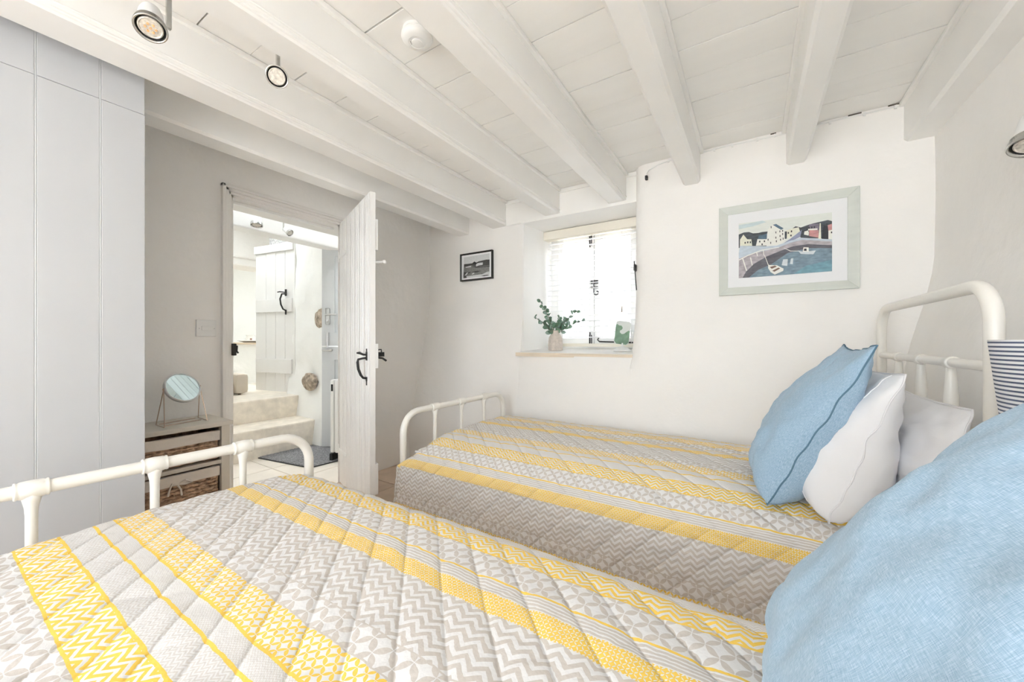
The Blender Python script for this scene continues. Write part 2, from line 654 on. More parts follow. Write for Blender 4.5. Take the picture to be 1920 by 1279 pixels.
# beams run from the wall behind the viewer to the far wall
BE = [(-2.244, -2.108, 2.70, .49), (-1.850, -1.685, 2.70, -1.7), (-1.332, -1.212, 2.75, -1.7), (-.845, -.721, 2.75, -1.7),
      (-.357, -.262, 2.56, -1.7), (.147, .236, 2.56, -1.7), (.60, .735, 2.58, -1.7)]
bl = ['white ceiling beam nearest the doorway wall', 'white ceiling beam second from the doorway wall, in front of the wardrobe',
      'white ceiling beam third from the doorway wall, beside the spotlights', 'white ceiling beam fourth from the doorway wall, meeting the window lintel',
      'white ceiling beam just right of the window', 'slim white ceiling beam above the harbour picture', 'white ceiling beam against the bedhead wall']
for i, ((x0, x1, y1, y0), l) in enumerate(zip(BE, bl)):
    bm = nb()
    jit = lambda y, s: .006 * noise.noise((y * 1.3, s, i * 3.0))
    ys = rng(y0, y1, 16)
    ch = .012
    rings = []
    zb = BEAM + (.0 if i < 4 else -.006)
    for y in ys:
        a, c, d = jit(y, 1), jit(y, 5), jit(y, 9) * .6
        rings.append([bm.verts.new(p) for p in ((x0 + a, y, CEIL + .01), (x0 + a, y, zb + ch + d), (x0 + a + ch, y, zb + d),
                                               (x1 + c - ch, y, zb + d), (x1 + c, y, zb + ch + d), (x1 + c, y, CEIL + .01))])
    ring_faces(bm, rings)
    if i in (1, 2, 3):
        tube(bm, [(x1 - .004 + jit(y, 5), y, zb + .012 + jit(y, 9) * .6) for y in ys], .0065, 8)
        tube(bm, [(x1 + .001 + jit(y, 5), y, zb + .030 + jit(y, 9) * .6) for y in ys], .004, 8)
    b = tag(obj('ceiling_beam', bm, M['beam'], smooth=True, angle=30), l, 'beam', kind='structure')
    for sx in (x0 - .016, x1):
        quick('cornice_strip', lambda q: box(q, sx - .002, sx + .018, y0, min(y1, 2.6), CEIL - .020, CEIL - .001, .005), M['beam'], b)

# soft board and strip at the top of the window wall
for a, c, l in ((-1.685, -1.332, 'left'), (-1.212, -.845, 'mid'), (-.721, -.56, 'right')):
    q = quick('trim_1' if l == 'left' else 'trim_2' if l == 'mid' else 'trim_3', lambda b: (box(b, a, c, 2.575, 2.605, SOFF_Z, CEIL - .03), box(b, a, c, 2.565, 2.60, CEIL - .03, CEIL - .002, .004)), M['beam'])
    tag(q, {'left': 'white board closing the gap between beams above the window, left one', 'mid': 'white board closing the gap between beams above the window, middle one',
            'right': 'white board closing the gap between beams above the window, right one'}[l], 'trim', kind='structure')

# ------------------------------------------------------------------ doorway trim
t4 = thing('trim_4', 'white moulded architrave around the open doorway', 'architrave', (-2.6, 1.36, 0), kind='structure')
AO = .052
for k, (d0, d1, pr) in enumerate(((0, .016, .012), (.016, .034, .022), (.034, AO, .030))):
    quick('upright', lambda b: box(b, -2.6 - .01, -2.6 + pr, DY0 - d1, DY0 - d0, 0, DTOP + d1, .004), M['architrave'], t4)
    quick('upright', lambda b: box(b, -2.6 - .01, -2.6 + pr, DY1 + d0, DY1 + d1, 0, DTOP + d1, .004), M['architrave'], t4)
    quick('head', lambda b: box(b, -2.6 - .01, -2.6 + pr, DY0 - d1, DY1 + d1, DTOP + d0 + .0, DTOP + d1, .004), M['architrave'], t4)
quick('lining', lambda b: box(b, -2.85, -2.60, DY0 - .001, DY0 + .012, 0, DTOP), M['architrave'], t4)
bm = nb()
slab(bm, lambda u, z: Vector((u, DY1 - .012 + (-2.6 - u) * .94, z)), lambda u, z: Vector((u, DY1 + .002 + (-2.6 - u) * .94, z)), [-2.85, -2.6], [0, DTOP])
obj('lining', bm, M['architrave'], t4)
bm = nb()
f_ = [bm.verts.new((x, y, DTOP - .012)) for x, y in ((-2.6, DY0), (-2.6, DY1), (-2.85, DY1 + .235), (-2.85, DY0))]
g_ = [bm.verts.new((v.co.x, v.co.y, DTOP + .001)) for v in f_]
ring_faces(bm, [f_, g_])
obj('lining', bm, M['architrave'], t4)
quick('stop', lambda b: box(b, -2.68, -2.655, DY0 + .012, DY1 - .012, DTOP - .03, DTOP - .012, .003), M['white_wood'], t4)
quick('strike_keep', lambda b: (box(b, -2.603, -2.566, DY0 - .002, DY0 + .016, Z(-.085), Z(-.015), .003),
                                tube(b, [(-2.585, DY0 + .016, Z(-.028)), (-2.585, DY0 + .026, Z(-.030)), (-2.585, DY0 + .024, Z(-.060)), (-2.585, DY0 + .032, Z(-.072))], .005, 8)),
      M['black_iron'], t4, label='black iron latch keep')

# ------------------------------------------------------------------ the open plank door
HINGE = Vector((-2.592, 1.706, 0))
DW, DT = .765, .032
ang = math.atan2(-.321, .823)
d1 = thing('door_1', 'white plank door standing open into the bedroom, black thumb latch', 'door', HINGE, kind='structure')
DM = Matrix.Translation(HINGE) @ Matrix.Rotation(ang, 4, 'Z')
DZ0, DZ1 = .012, Z(.867)


def dpart(name, fn, material, par=d1, **k):
    bm = nb()
    fn(bm)
    bm.transform(DM)
    return obj(name, bm, material, par, **k)


nbrd = 7
for k in range(nbrd):
    a, c = DW * k / nbrd, DW * (k + 1) / nbrd

    def fn(b):
        box(b, a + .001, c - .001, 0, DT * .6, DZ0, DZ1, .002)
        for q in range(1, 4):
            xx = lerp(a, c, q / 4 + .02)
            tube(b, [(xx, .0012, DZ0 + .002), (xx, .0012, DZ1 - .002)], .0042, 6)
    dpart('board', fn, M['door_paint'], smooth=True)
dpart('edge_strip', lambda b: box(b, DW - .001, DW + .006, .0, DT, DZ0, DZ1, .0015), M['door_paint'])
for z0, z1 in ((Z(.533), Z(.715)), (Z(-.16), Z(-.015)), (Z(-.90), Z(-.72))):
    dpart('batten', lambda b: box(b, .03, DW + .004 if z0 < Z(.4) else DW, DT * .6, DT * .6 + .030, z0, z1, .003), M['door_paint'])
for dz in (0, -.006):
    pass
dpart('peg_hook', lambda b: (tube(b, [(DW - .01, DT, Z(.463)), (DW - .005, DT + .05, Z(.470))], .007, 8), lathe(b, [(0, -.012), (.010, -.008), (.013, 0), (.010, .008), (0, .012)], 12, Matrix.Translation((DW - .004, DT + .055, Z(.471))))),
      M['plastic'], smooth=True)
# latch on the visible face (local -y), near the free edge
hx = DW - .055
lat = dpart('thumb_latch', lambda b: (
    tube(b, [(hx, -.004, Z(-.100)), (hx - .005, -.022, Z(-.102)), (hx - .012, -.046, Z(-.108)), (hx - .012, -.050, Z(-.125)), (hx - .010, -.046, Z(-.165)), (hx - .004, -.034, Z(-.200)), (hx, -.022, Z(-.217)), (hx, -.004, Z(-.220))],
         [.006, .006, .007, .008, .008, .0075, .0065, .007], 10)), M['black_iron'], smooth=True, label='black iron pull')
dpart('back_plate', lambda b: (box(b, hx - .011, hx + .011, -.006, 0, Z(-.115), Z(-.062), .003), box(b, hx - .006, hx + .006, -.005, 0, Z(-.064), Z(-.045), .002),
                          box(b, hx - .010, hx + .010, -.006, 0, Z(-.238), Z(-.212), .003), box(b, hx - .006, hx + .006, -.005, 0, Z(-.262), Z(-.236), .002)), M['black_iron'], lat)
dpart('thumb_press', lambda b: tube(b, [(hx, 0, Z(-.082)), (hx - .004, -.02, Z(-.080)), (hx - .008, -.040, Z(-.070)), (hx - .01, -.056, Z(-.070))], [.005, .006, .008, .004], 8), M['black_iron'], lat, smooth=True)
dpart('latch_bar', lambda b: (box(b, hx - .06, DW + .012, DT * .6 + .030, DT * .6 + .042, Z(-.088), Z(-.070), .002),
                              box(b, DW - .012, DW + .002, DT * .6 + .030, DT * .6 + .066, Z(-.092), Z(-.066), .002),
                              tube(b, [(DW - .004, DT * .6 + .03, Z(-.052)), (DW - .004, DT * .6 + .048, Z(-.050)), (DW - .004, DT * .6 + .050, Z(-.07))], .004, 8),
                              tube(b, [(DW - .004, DT * .6 + .03, Z(-.098)), (DW - .003, DT * .6 + .055, Z(-.102)), (DW - .001, DT * .6 + .078, Z(-.118))], .006, 8)), M['black_iron'], label='black latch bar and curl on the far side')
for z in (Z(.62), Z(-.80)):
    dpart('hinge', lambda b: (tube(b, [(0, -.004, z - .04), (0, -.004, z + .04)], .006, 8), box(b, .0, .22, -.004, 0, z - .012, z + .012, .001)), M['door_paint'])

# ------------------------------------------------------------------ window in the far wall
SI = thing('window_sill', 'pale wooden sill under the small window', 'sill', (-1.1, 2.7, SILL_Z), kind='structure')
bm = nb()
us = rng(-1.545, -.655, 12)
slab(bm, lambda u, z: Vector((u, 2.495 - .008 * noise.noise((u * 4, 0, 0)), z)), lambda u, z: Vector((u, 3.0, z + .03)), us, [SILL_Z - .028, SILL_Z - .008, SILL_Z])
obj('board', bm, M['sill_wood'], SI)
bm = nb()
slab(bm, lambda u, z: Vector((u, 2.50, z)), lambda u, z: Vector((u, 3.0, z + .031)), rng(-1.54, -.66, 4), [SILL_Z - .002, SILL_Z + .002])
obj('painted_top', bm, M['plaster_light'], SI)
# bright painted lining of the recess
bm = nb()
slab(bm, lambda u, z: Vector((lerp(-1.529, -1.475, clamp((u - 2.6) / .4)) + .003, u, z)), lambda u, z: Vector((lerp(-1.529, -1.475, clamp((u - 2.6) / .4)) - .01, u, z)), rng(2.585, 3.05, 6), rng(SILL_Z, SOFF_Z, 6))
tag(obj('trim_5', bm, M['plaster_light']), 'pale painted side of the window recess', 'reveal', kind='structure')
bm = nb()
box(bm, -1.535, -.60, 2.56, 3.05, SOFF_Z - .012, SOFF_Z + .012)
tag(obj('trim_6', bm, M['beam']), 'white soffit board over the window recess', 'soffit', kind='structure')

w1 = thing('window_1', 'small white two-casement window behind the slatted blind', 'window', (-1.09, 2.98, Z(-.06)), kind='structure')
WX0, WX1, WM, WZ0, WZ1 = -1.44, -.72, -1.087, Z(-.06), Z(.90)
WY = 2.975
quick('outer_frame', lambda b: (box(b, WX0 - .06, WX0 + .03, WY, WY + .08, WZ0 - .03, WZ1 + .03), box(b, WX1 - .03, WX1 + .08, WY, WY + .08, WZ0 - .03, WZ1 + .03),
                                box(b, WX0, WX1, WY, WY + .08, WZ0 - .03, WZ0 + .025), box(b, WX0, WX1, WY, WY + .08, WZ1 - .03, WZ1 + .03)), M['white_wood'], w1)
for a, c in ((WX0 + .032, WM - .003), (WM + .003, WX1 - .032)):
    cs = quick('casement', lambda b: (box(b, a, a + .045, WY - .01, WY + .04, WZ0 + .027, WZ1 - .032, .004), box(b, c - .045, c, WY - .01, WY + .04, WZ0 + .027, WZ1 - .032, .004),
                                      box(b, a + .04, c - .04, WY - .008, WY + .04, WZ0 + .027, WZ0 + .085, .004), box(b, a + .04, c - .04, WY - .008, WY + .04, WZ1 - .085, WZ1 - .032, .004),
                                      box(b, a + .04, c - .04, WY - .004, WY + .035, Z(.30), Z(.325), .003)), M['white_wood'], w1)
    for z0, z1 in ((WZ0 + .085, Z(.30)), (Z(.325), WZ1 - .085)):
        quick('pane', lambda b: box(b, a + .042, c - .042, WY + .014, WY + .018, z0, z1), M['glass'], cs)
quick('bolt', lambda b: (box(b, WM - .040, WM - .018, WY - .024, WY - .010, Z(.775), Z(.87), .003), tube(b, [(WM - .029, WY - .028, Z(.76)), (WM - .029, WY - .028, Z(.885))], .006, 8)), M['black_iron'], w1, label='black iron top bolt')
quick('bolt', lambda b: (box(b, WM - .040, WM - .018, WY - .024, WY - .010, Z(-.03), Z(.05), .003), tube(b, [(WM - .029, WY - .028, Z(-.035)), (WM - .029, WY - .028, Z(.075))], .006, 8)), M['black_iron'], w1, label='black iron bottom bolt')
quick('latch', lambda b: (box(b, WM - .03, WM + .035, WY - .026, WY - .010, Z(.462), Z(.49), .003), box(b, WM - .028, WM + .035, WY - .03, WY - .012, Z(.425), Z(.44), .003),
                          tube(b, [(WM + .004, WY - .034, Z(.478)), (WM + .004, WY - .036, Z(.40))] + [(WM + .03 + (.026 - .0022 * k) * cos(pi - k * .55) , WY - .036, Z(.39) + (.026 - .0022 * k) * -sin(k * .55)) for k in range(10)], .0045, 6)), M['black_iron'], w1, label='black iron curl latch')
quick('stay', lambda b: (tube(b, [(WM + .05, WY - .03, Z(-.005)), (WX1 - .05, WY - .03, Z(-.012))], .006, 8), tube(b, [(WM + .05, WY - .03, Z(-.005)), (WM + .035, WY - .03, Z(.01)), (WM + .045, WY - .03, Z(.025))], .005, 8)), M['black_iron'], w1, label='black iron casement stay')

bl_ = thing('slatted_blind', 'white slatted blind with cream head rail hanging in the window recess', 'blind', (-1.1, 2.90, Z(-.03)))
BX0, BX1 = -1.462, -.685
quick('head_rail', lambda b: box(b, BX0 - .03, BX1 + .01, 2.855, 2.93, Z(.845), Z(.914), .003), M['headrail'], bl_, label='cream head rail')
zz = Z(.815)
i = 0
while zz > Z(-.005):
    bm = nb()
    pr = [(-.024, -.0016), (-.012, .0012), (0, .0022), (.012, .0012), (.024, -.0016)]
    rings = []
    for x in (BX0, BX1):
        rings.append([bm.verts.new((x, 2.90 + y, zz + h + y * .10)) for y, h in pr] + [bm.verts.new((x, 2.90 + y, zz + h - .0024 + y * .10)) for y, h in reversed(pr)])
    ring_faces(bm, rings)
    obj('slat', bm, M['slat'], bl_, smooth=True)
    zz -= .0435
quick('bottom_rail', lambda b: box(b, BX0, BX1, 2.875, 2.925, Z(-.045), Z(-.020), .003), M['headrail'], bl_, label='cream bottom rail')
for x in (BX0 + .09, WM + .005, BX1 - .08):
    for yy in (2.874, 2.926):
        quick('ladder_cord', lambda b: tube(b, [(x, yy, Z(-.03)), (x, yy, Z(.85))], .0014, 5), M['plastic'], bl_)
quick('cord_toggle', lambda b: (tube(b, [(-.835, 2.868, Z(.26)), (-.835, 2.868, Z(.85))], .0012, 5), lathe(b, [(.003, .05), (.006, .03), (.008, 0), (.004, -.004)], 10, Matrix.Translation((-.835, 2.868, Z(.22))))), M['vase'], bl_, label='cord with small wooden toggle')


# ================================================================== BEDS
BED_X0 = -1.545                 # foot end
BED_L = 2.03


def bed(label):
    """root at the middle of the foot end on the floor; length runs along +x"""
    r = thing('metal_bed', label, 'bed', (BED_X0, 1.85, 0), group='white tubular metal single beds')
    ox, oy = BED_X0, 1.85
    H, W = .47, .47

    def arch(b, x, top, rad, tr):
        pts = [(x, oy - W, 0), (x, oy - W, top - rad)]
        for k in range(1, 8):
            a = pi / 2 * k / 8
            pts.append((x, oy - W + rad * (1 - cos(a)), top - rad + rad * sin(a)))
        pts += [(x, oy - W + rad, top), (x, oy - .2, top), (x, oy + .2, top), (x, oy + W - rad, top)]
        for k in range(1, 8):
            a = pi / 2 * k / 8
            pts.append((x, oy + W - rad + rad * sin(a), top - rad + rad * cos(a)))
        pts += [(x, oy + W, top - rad), (x, oy + W, 0)]
        tube(b, pts, tr, 16)
    quick('foot_arch', lambda b: arch(b, ox, Z(-.378), .105, .0172), M['metal_white'], r, smooth='all')
    quick('foot_bar', lambda b: tube(b, [(ox, oy - W, .30), (ox, oy + W, .30)], .012, 10), M['metal_white'], r, smooth=True)
    hx = ox + BED_L
    quick('head_arch', lambda b: arch(b, hx, Z(.140), .10, .0175), M['metal_white'], r, smooth='all')
    quick('head_bar', lambda b: tube(b, [(hx, oy - W, Z(-.062)), (hx, oy + W, Z(-.062))], .0135, 12), M['metal_white'], r, smooth=True)
    quick('head_bar', lambda b: tube(b, [(hx, oy - W, .30), (hx, oy + W, .30)], .012, 12), M['metal_white'], r, smooth=True)
    for y in (oy - .235, oy, oy + .235):
        top = Z(-.378)
        sp = quick('spindle', lambda b: lathe(b, [(.0085, 0), (.0085, .10), (.011, top - .33), (.0125, top - .30), (.0115, top - .37), (.0125, top - .05), (.0165, top - .028), (.020, top - .008)][:3] +
                                              [(.0112, top - .30), (.0112, top - .065), (.0125, top - .045), (.0165, top - .026), (.0205, top - .010)], 14,
                                              Matrix.Translation((ox, y, .0 + 0.0)) @ Matrix.Translation((0, 0, .0))), M['metal_white'], r, smooth='all')
        rot = Matrix.Translation((ox, y, top)) @ Matrix.Rotation(-pi / 2, 4, 'X')
        quick('collar', lambda b: lathe(b, [(.0175, -.030), (.0215, -.029), (.0225, -.026), (.0205, -.023), (.0225, -.019), (.0235, 0), (.0225, .019), (.0205, .023), (.0225, .026), (.0215, .029), (.0175, .030)], 18, rot), M['metal_white'], r, smooth='all')
        hb = Z(-.062)
        quick('spindle', lambda b: lathe(b, [(.008, .30), (.011, .34), (.0155, .52), (.017, hb - .20), (.0165, hb - .10), (.0115, hb - .03), (.010, hb - .012)], 14, Matrix.Translation((hx, y, 0))), M['metal_white'], r, smooth='all')
        rot = Matrix.Translation((hx, y, hb)) @ Matrix.Rotation(-pi / 2, 4, 'X')
        quick('collar', lambda b: lathe(b, [(.0137, -.016), (.0175, -.015), (.0185, -.011), (.0165, -.008), (.0185, -.005), (.0165, 0), (.0185, .005), (.0165, .008), (.0185, .011), (.0175, .015), (.0137, .016)], 16, rot), M['metal_white'], r, smooth='all')
    for s in (-1, 1):
        quick('side_rail', lambda b: box(b, ox + .015, hx - .015, oy + s * .45 - .012, oy + s * .45 + .012, .27, .31, .003), M['metal_white'], r)
    for k in range(9):
        x = lerp(ox + .12, hx - .12, k / 8)
        quick('bed_slat', lambda b: box(b, x - .03, x + .03, oy - .44, oy + .44, .305, .318), M['sill_wood'], r)
    return r


bed2 = bed('white tubular metal bed standing along the window wall')
bed1 = dup(bed2, (BED_X0 - .002, .402, 0), radians(-2.0), 'white tubular metal bed nearest the viewer, its foot rail in front of the wardrobe')


def mattress(y, rot, label):
    t = thing('mattress', label, 'mattress', (BED_X0 + .03, y, .318))
    quick('pad', lambda b: box(b, BED_X0 + .045, BED_X0 + BED_L - .03, y - .43, y + .43, .319, .485, .03), M['mattress'], t, smooth=True)
    quick('piping', lambda b: tube(b, [(BED_X0 + .05, y - .43, .47), (BED_X0 + BED_L - .05, y - .43, .47)], .006, 6), M['white_linen'], t)
    t.rotation_euler = (0, 0, rot)
    return t


mattress(1.85, 0, 'pale mattress under the quilt on the bed by the window wall')
mattress(.402, radians(-2.0), 'pale mattress under the quilt on the bed nearest the viewer')


def resample(pts, n):
    L = [0.0]
    for a, b in zip(pts, pts[1:]):
        L.append(L[-1] + hypot(b[0] - a[0], b[1] - a[1]))
    out = []
    for i in range(n + 1):
        s = L[-1] * i / n
        k = max(j for j in range(len(L)) if L[j] <= s + 1e-9)
        k = min(k, len(pts) - 2)
        t = (s - L[k]) / max(1e-9, L[k + 1] - L[k])
        out.append((s, lerp(pts[k][0], pts[k + 1][0], t), lerp(pts[k][1], pts[k + 1][1], t)))
    return out


def relax(pr, n=40):
    y = [p[1] for p in pr]
    z = [p[2] for p in pr]
    for _ in range(n):
        y = [y[0]] + [(y[i - 1] + y[i] * 2 + y[i + 1]) / 4 for i in range(1, len(y) - 1)] + [y[-1]]
        z = [z[0]] + [(z[i - 1] + z[i] * 2 + z[i + 1]) / 4 for i in range(1, len(z) - 1)] + [z[-1]]
    return [(p[0], a, c) for p, a, c in zip(pr, y, z)]


def quilt(name, label, prof, s_a, s_fold, nx, ns, x0, x1, foot_out, seed):
    """cloth draped over a bed: prof is its cross-section (y, z) from the near hem over the top to the far hem;
    s_a is where along it a print repeat begins, s_fold where the quilting changes direction"""
    pr = relax(resample(prof, ns))
    bm = nb()
    uvl = bm.loops.layers.uv.new('cloth')
    stl = bm.loops.layers.uv.new('stitch')
    nrm = []
    for i in range(len(pr)):
        a, c = pr[max(0, i - 1)], pr[min(len(pr) - 1, i + 1)]
        ty, tz = c[1] - a[1], c[2] - a[2]
        l = hypot(ty, tz) or 1
        nrm.append((-tz / l, ty / l))
    grid, uvs = [], {}
    for j in range(nx + 1):
        t = j / nx
        row = []
        for i, (s, y, z) in enumerate(pr):
            ny, nz = nrm[i]
            ends = clamp((Z(-.545) - z) / .1)
            xa = x0 - foot_out * ends
            Lx = x1 - xa
            x = xa + Lx * t
            q = x + abs(s - s_fold)
            d = abs(((q / .104) + .5) % 1.0 - .5) * .104 / 1.414
            q2 = x - abs(s - s_fold)
            e = abs(((q2 / .208) + .5) % 1.0 - .5) * .208 / 1.414
            h = .0028 * (1 - exp(-(d / .014) ** 1.3)) - .0022 * exp(-(d / .004) ** 2)
            h -= .0014 * exp(-(e / .005) ** 2)
            side = clamp(abs(ny) * 1.2 - .2)
            h += .0022 * noise.noise((x * 24, s * 24, seed + 4)) + .0014 * noise.noise((x * 50, s * 50, seed))
            h += side * .0035 * noise.noise((x * 9, s * 55, seed + 9))
            h += .004 * noise.noise((x * 5, s * 5, seed + 2))
            zz = z + nz * h
            yy = y + ny * h
            # roll down at the foot end inside the footboard
            k = clamp((xa + .085 - x) / .085)
            top = 1 - ends
            zz -= top * (.055 * k * k + .0)
            row.append(bm.verts.new((x, yy, zz)))
            uvs[row[-1]] = (x, s - s_a)
        grid.append(row)
    # hanging end flap at the foot
    for j in range(nx):
        for i in range(ns):
            bm.faces.new((grid[j][i], grid[j + 1][i], grid[j + 1][i + 1], grid[j][i + 1]))
    flap = grid[0]
    for st in range(1, 7):
        nxt = []
        for i, v in enumerate(flap):
            top = 1 - clamp((Z(-.545) - pr[i][2]) / .1)
            nv = bm.verts.new((v.co.x + .0015, v.co.y, v.co.z - .022 * top - .0004))
            uvs[nv] = (uvs[v][0] - .022, uvs[v][1])
            nxt.append(nv)
        for i in range(ns):
            bm.faces.new((nxt[i], flap[i], flap[i + 1], nxt[i + 1]))
        flap = nxt
    for f in bm.faces:
        for l in f.loops:
            l[uvl].uv = uvs[l.vert]
            l[stl].uv = (uvs[l.vert][0] + abs(uvs[l.vert][1] + s_a - s_fold), 0)
    hem = []
    for j in range(nx + 1):
        hem.append(grid[j][0].co.copy())
    hem2 = [grid[j][ns].co.copy() for j in range(nx + 1)]
    o = obj(name, bm, M['quilt'], smooth='all')
    tag(o, label, 'quilt', 'patchwork striped quilts on the beds')
    sol = o.modifiers.new('thick', 'SOLIDIFY')
    sol.thickness = .008
    sol.offset = -1
    for h in (hem, hem2):
        quick('hem', lambda b: tube(b, h[::2], .0048, 6), M['quilt_hem'], o, smooth=True)
    return o


M['quilt_hem'] = mat('taupe_binding', (.46, .42, .39), .9)
zz = lambda r: Z(r)
P2 = [(1.330, zz(-.900)), (1.350, zz(-.72)), (1.357, zz(-.645)), (1.362, zz(-.600)), (1.386, zz(-.570)), (1.452, zz(-.541)), (1.515, zz(-.522)), (1.60, zz(-.506)), (1.75, zz(-.502)),
      (1.9, zz(-.502)), (2.1, zz(-.503)), (2.2, zz(-.510)), (2.29, zz(-.535)), (2.335, zz(-.58)), (2.345, zz(-.66))]


def arclen(prof, k):
    return sum(hypot(b[0] - a[0], b[1] - a[1]) for a, b in zip(prof[:k], prof[1:k + 1]))


quilt('quilt', 'patchwork quilt on the bed by the window wall, its grey zigzag side hanging down', P2, arclen(P2, 4) + .004, arclen(P2, 3) + .01, 300, 190, -1.495, .44, .065, 1.0)
P1 = [(-.115, zz(-.80)), (-.105, zz(-.60)), (-.09, zz(-.535)), (-.05, zz(-.50)), (.03, zz(-.483)), (.15, zz(-.475)), (.40, zz(-.470)), (.62, zz(-.475)), (.74, zz(-.484)), (.805, zz(-.50)), (.865, zz(-.545)),
      (.892, zz(-.60)), (.905, zz(-.80))]
quilt('quilt', 'yellow and grey patchwork quilt on the bed nearest the viewer', P1, arclen(P1, 7) + .004, arclen(P1, 3) - .01, 300, 210, -1.492, .42, .05, 5.0)


# ------------------------------------------------------------------ pillows and cushions
def pillow(name, label, cat, w, h, T, centre, ax, ay, material, pinch=.06, seed=0.0, wr=.008, seam=None, group=None, sag=0.0, n=44, cuff=None, fat=.5):
    """w along ax, h along ay, bulging both ways along ax x ay"""
    ax, ay = Vector(ax).normalized(), Vector(ay).normalized()
    az = ax.cross(ay).normalized()
    C = Vector(centre)
    bm = nb()
    uvl = bm.loops.layers.uv.new('cloth')
    uvs = {}

    def pos(s, t, sg):
        x = w / 2 * s * (1 - pinch * (1 - t * t) * abs(s))
        y = h / 2 * t * (1 - pinch * (1 - s * s) * abs(t))
        e = max(0, (1 - abs(s) ** 3)) ** fat * max(0, (1 - abs(t) ** 2.6)) ** (.80 if t > 0 else fat + .05)
        lump = 1 + .14 * noise.noise((s * 1.3, t * 1.3, seed + sg))
        fold = wr * (noise.noise((s * 3 + t * 2, t * 3 - s * 2, seed + 5 * sg)) + .5 * noise.noise((s * 7, t * 7, seed + 3 * sg)))
        fold += wr * .8 * noise.noise((s * 9 + 4 * t, t * 2, seed + 11)) * (1 - e)
        zc = sg * (T * e * lump * (1 - sag * t) + fold * min(1, e * 2.2))
        zc += .012 * noise.noise((s * 1.1, t * 1.1, seed + 20)) + wr * .9 * (1 - e) * noise.noise((s * 4, t * 4, seed + 30))
        return C + ax * x + ay * y + az * zc
    F = {}
    for sg in (1, -1):
        for i in range(n + 1):
            for j in range(n + 1):
                s, t = -1 + 2 * i / n, -1 + 2 * j / n
                s, t = sin(s * pi / 2) * .35 + s * .65, sin(t * pi / 2) * .35 + t * .65
                edge = i in (0, n) or j in (0, n)
                if sg < 0 and edge:
                    F[(sg, i, j)] = F[(1, i, j)]
                    continue
                v = bm.verts.new(pos(s, t, sg))
                F[(sg, i, j)] = v
                uvs[v] = (s * w / 2 + (2.0 if sg < 0 else 0), t * h / 2)
        for i in range(n):
            for j in range(n):
                f = bm.faces.new((F[(sg, i, j)], F[(sg, i + 1, j)], F[(sg, i + 1, j + 1)], F[(sg, i, j + 1)]))
                for l, (a, c) in zip(f.loops, ((i, j), (i + 1, j), (i + 1, j + 1), (i, j + 1))):
                    l[uvl].uv = (a / n * w, c / n * h)
    rim = [F[(1, i, 0)].co.copy() for i in range(n)] + [F[(1, n, j)].co.copy() for j in range(n)] + [F[(1, i, n)].co.copy() for i in range(n, 0, -1)] + [F[(1, 0, j)].co.copy() for j in range(n, -1, -1)]
    cuffs = None
    if cuff is not None:
        i = int(n * cuff)
        cuffs = [F[(1, i, j)].co + (az * .0012) for j in range(1, n)]
    o = obj(name, bm, material, smooth='all')
    tag(o, label, cat, group)
    if seam is not None:
        quick('seam', lambda b: tube(b, rim, .0022, 6), seam, o, smooth=True)
    if cuffs:
        quick('cuff_hem', lambda b: tube(b, cuffs, .0016, 6), material, o, smooth=True)
    return o


pillow('cushion', 'square blue linen cushion with a dark seam leaning on the white pillows', 'cushion', .47, .56, .092, (.165, 1.665, Z(-.262)), (0, -1, 0), (.255, 0, .50), M['blue'],
       pinch=.075, seed=2.0, wr=.013, seam=M['blue_seam'], group='blue linen cushions', sag=.42, fat=.40)
pillow('pillow', 'plump white pillow squeezed behind the blue cushion', 'pillow', .66, .46, .108, (.262, 1.735, Z(-.305)), (0, -1, 0), (.155, 0, .43), M['white_linen'], pinch=.06, seed=7.0, wr=.012, seam=M['white_linen'], group='white pillows on the window wall bed', sag=.55, cuff=.90, fat=.38)
pillow('pillow', 'white pillow standing against the bedhead spindles', 'pillow', .68, .36, .06, (.425, 1.71, Z(-.345)), (0, -1, 0), (.05, 0, .40), M['white_linen'], pinch=.06, seed=12.0, wr=.012, seam=M['white_linen'], group='white pillows on the window wall bed', sag=.2)
pillow('cushion', 'big pale blue linen cushion on the bed nearest the viewer', 'cushion', .58, .60, .10, (.222, .447, Z(-.222)), (0, -1, 0), (.355, 0, .44), M['blue'],
       pinch=.05, seed=21.0, wr=.010, seam=M['blue_seam'], group='blue linen cushions', sag=.25, n=64, fat=.42)

# ================================================================== FITTED WARDROBE
WAX, WAY = -1.93, .474
wd = thing('fitted_wardrobe', 'tall white boarded wardrobe at the left, reaching the ceiling', 'wardrobe', (-2.2, -.2, 0))
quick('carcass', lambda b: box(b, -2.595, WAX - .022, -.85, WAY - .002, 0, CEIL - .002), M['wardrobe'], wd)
edges = [-.85, -.713, -.57, -.427, -.284, -.141, .002, .073, .216, .359, WAY]
edges = [-.85, -.785, -.642, -.499, -.356, -.213, -.070, .073, .216, .359, WAY]
JZ = Z(.848)
for a, c in zip(edges, edges[1:]):
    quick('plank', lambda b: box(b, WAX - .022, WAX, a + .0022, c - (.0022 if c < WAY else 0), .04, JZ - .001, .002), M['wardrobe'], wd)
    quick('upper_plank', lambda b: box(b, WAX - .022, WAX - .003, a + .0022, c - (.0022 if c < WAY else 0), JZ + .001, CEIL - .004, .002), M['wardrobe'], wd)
    if c < WAY:
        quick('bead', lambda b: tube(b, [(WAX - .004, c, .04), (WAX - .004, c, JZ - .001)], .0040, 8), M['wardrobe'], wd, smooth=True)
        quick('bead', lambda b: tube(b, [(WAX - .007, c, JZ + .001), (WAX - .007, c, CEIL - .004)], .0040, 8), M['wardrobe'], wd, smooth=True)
quick('plinth', lambda b: box(b, WAX - .03, WAX - .012, -.85, WAY, 0, .04), M['wardrobe'], wd)

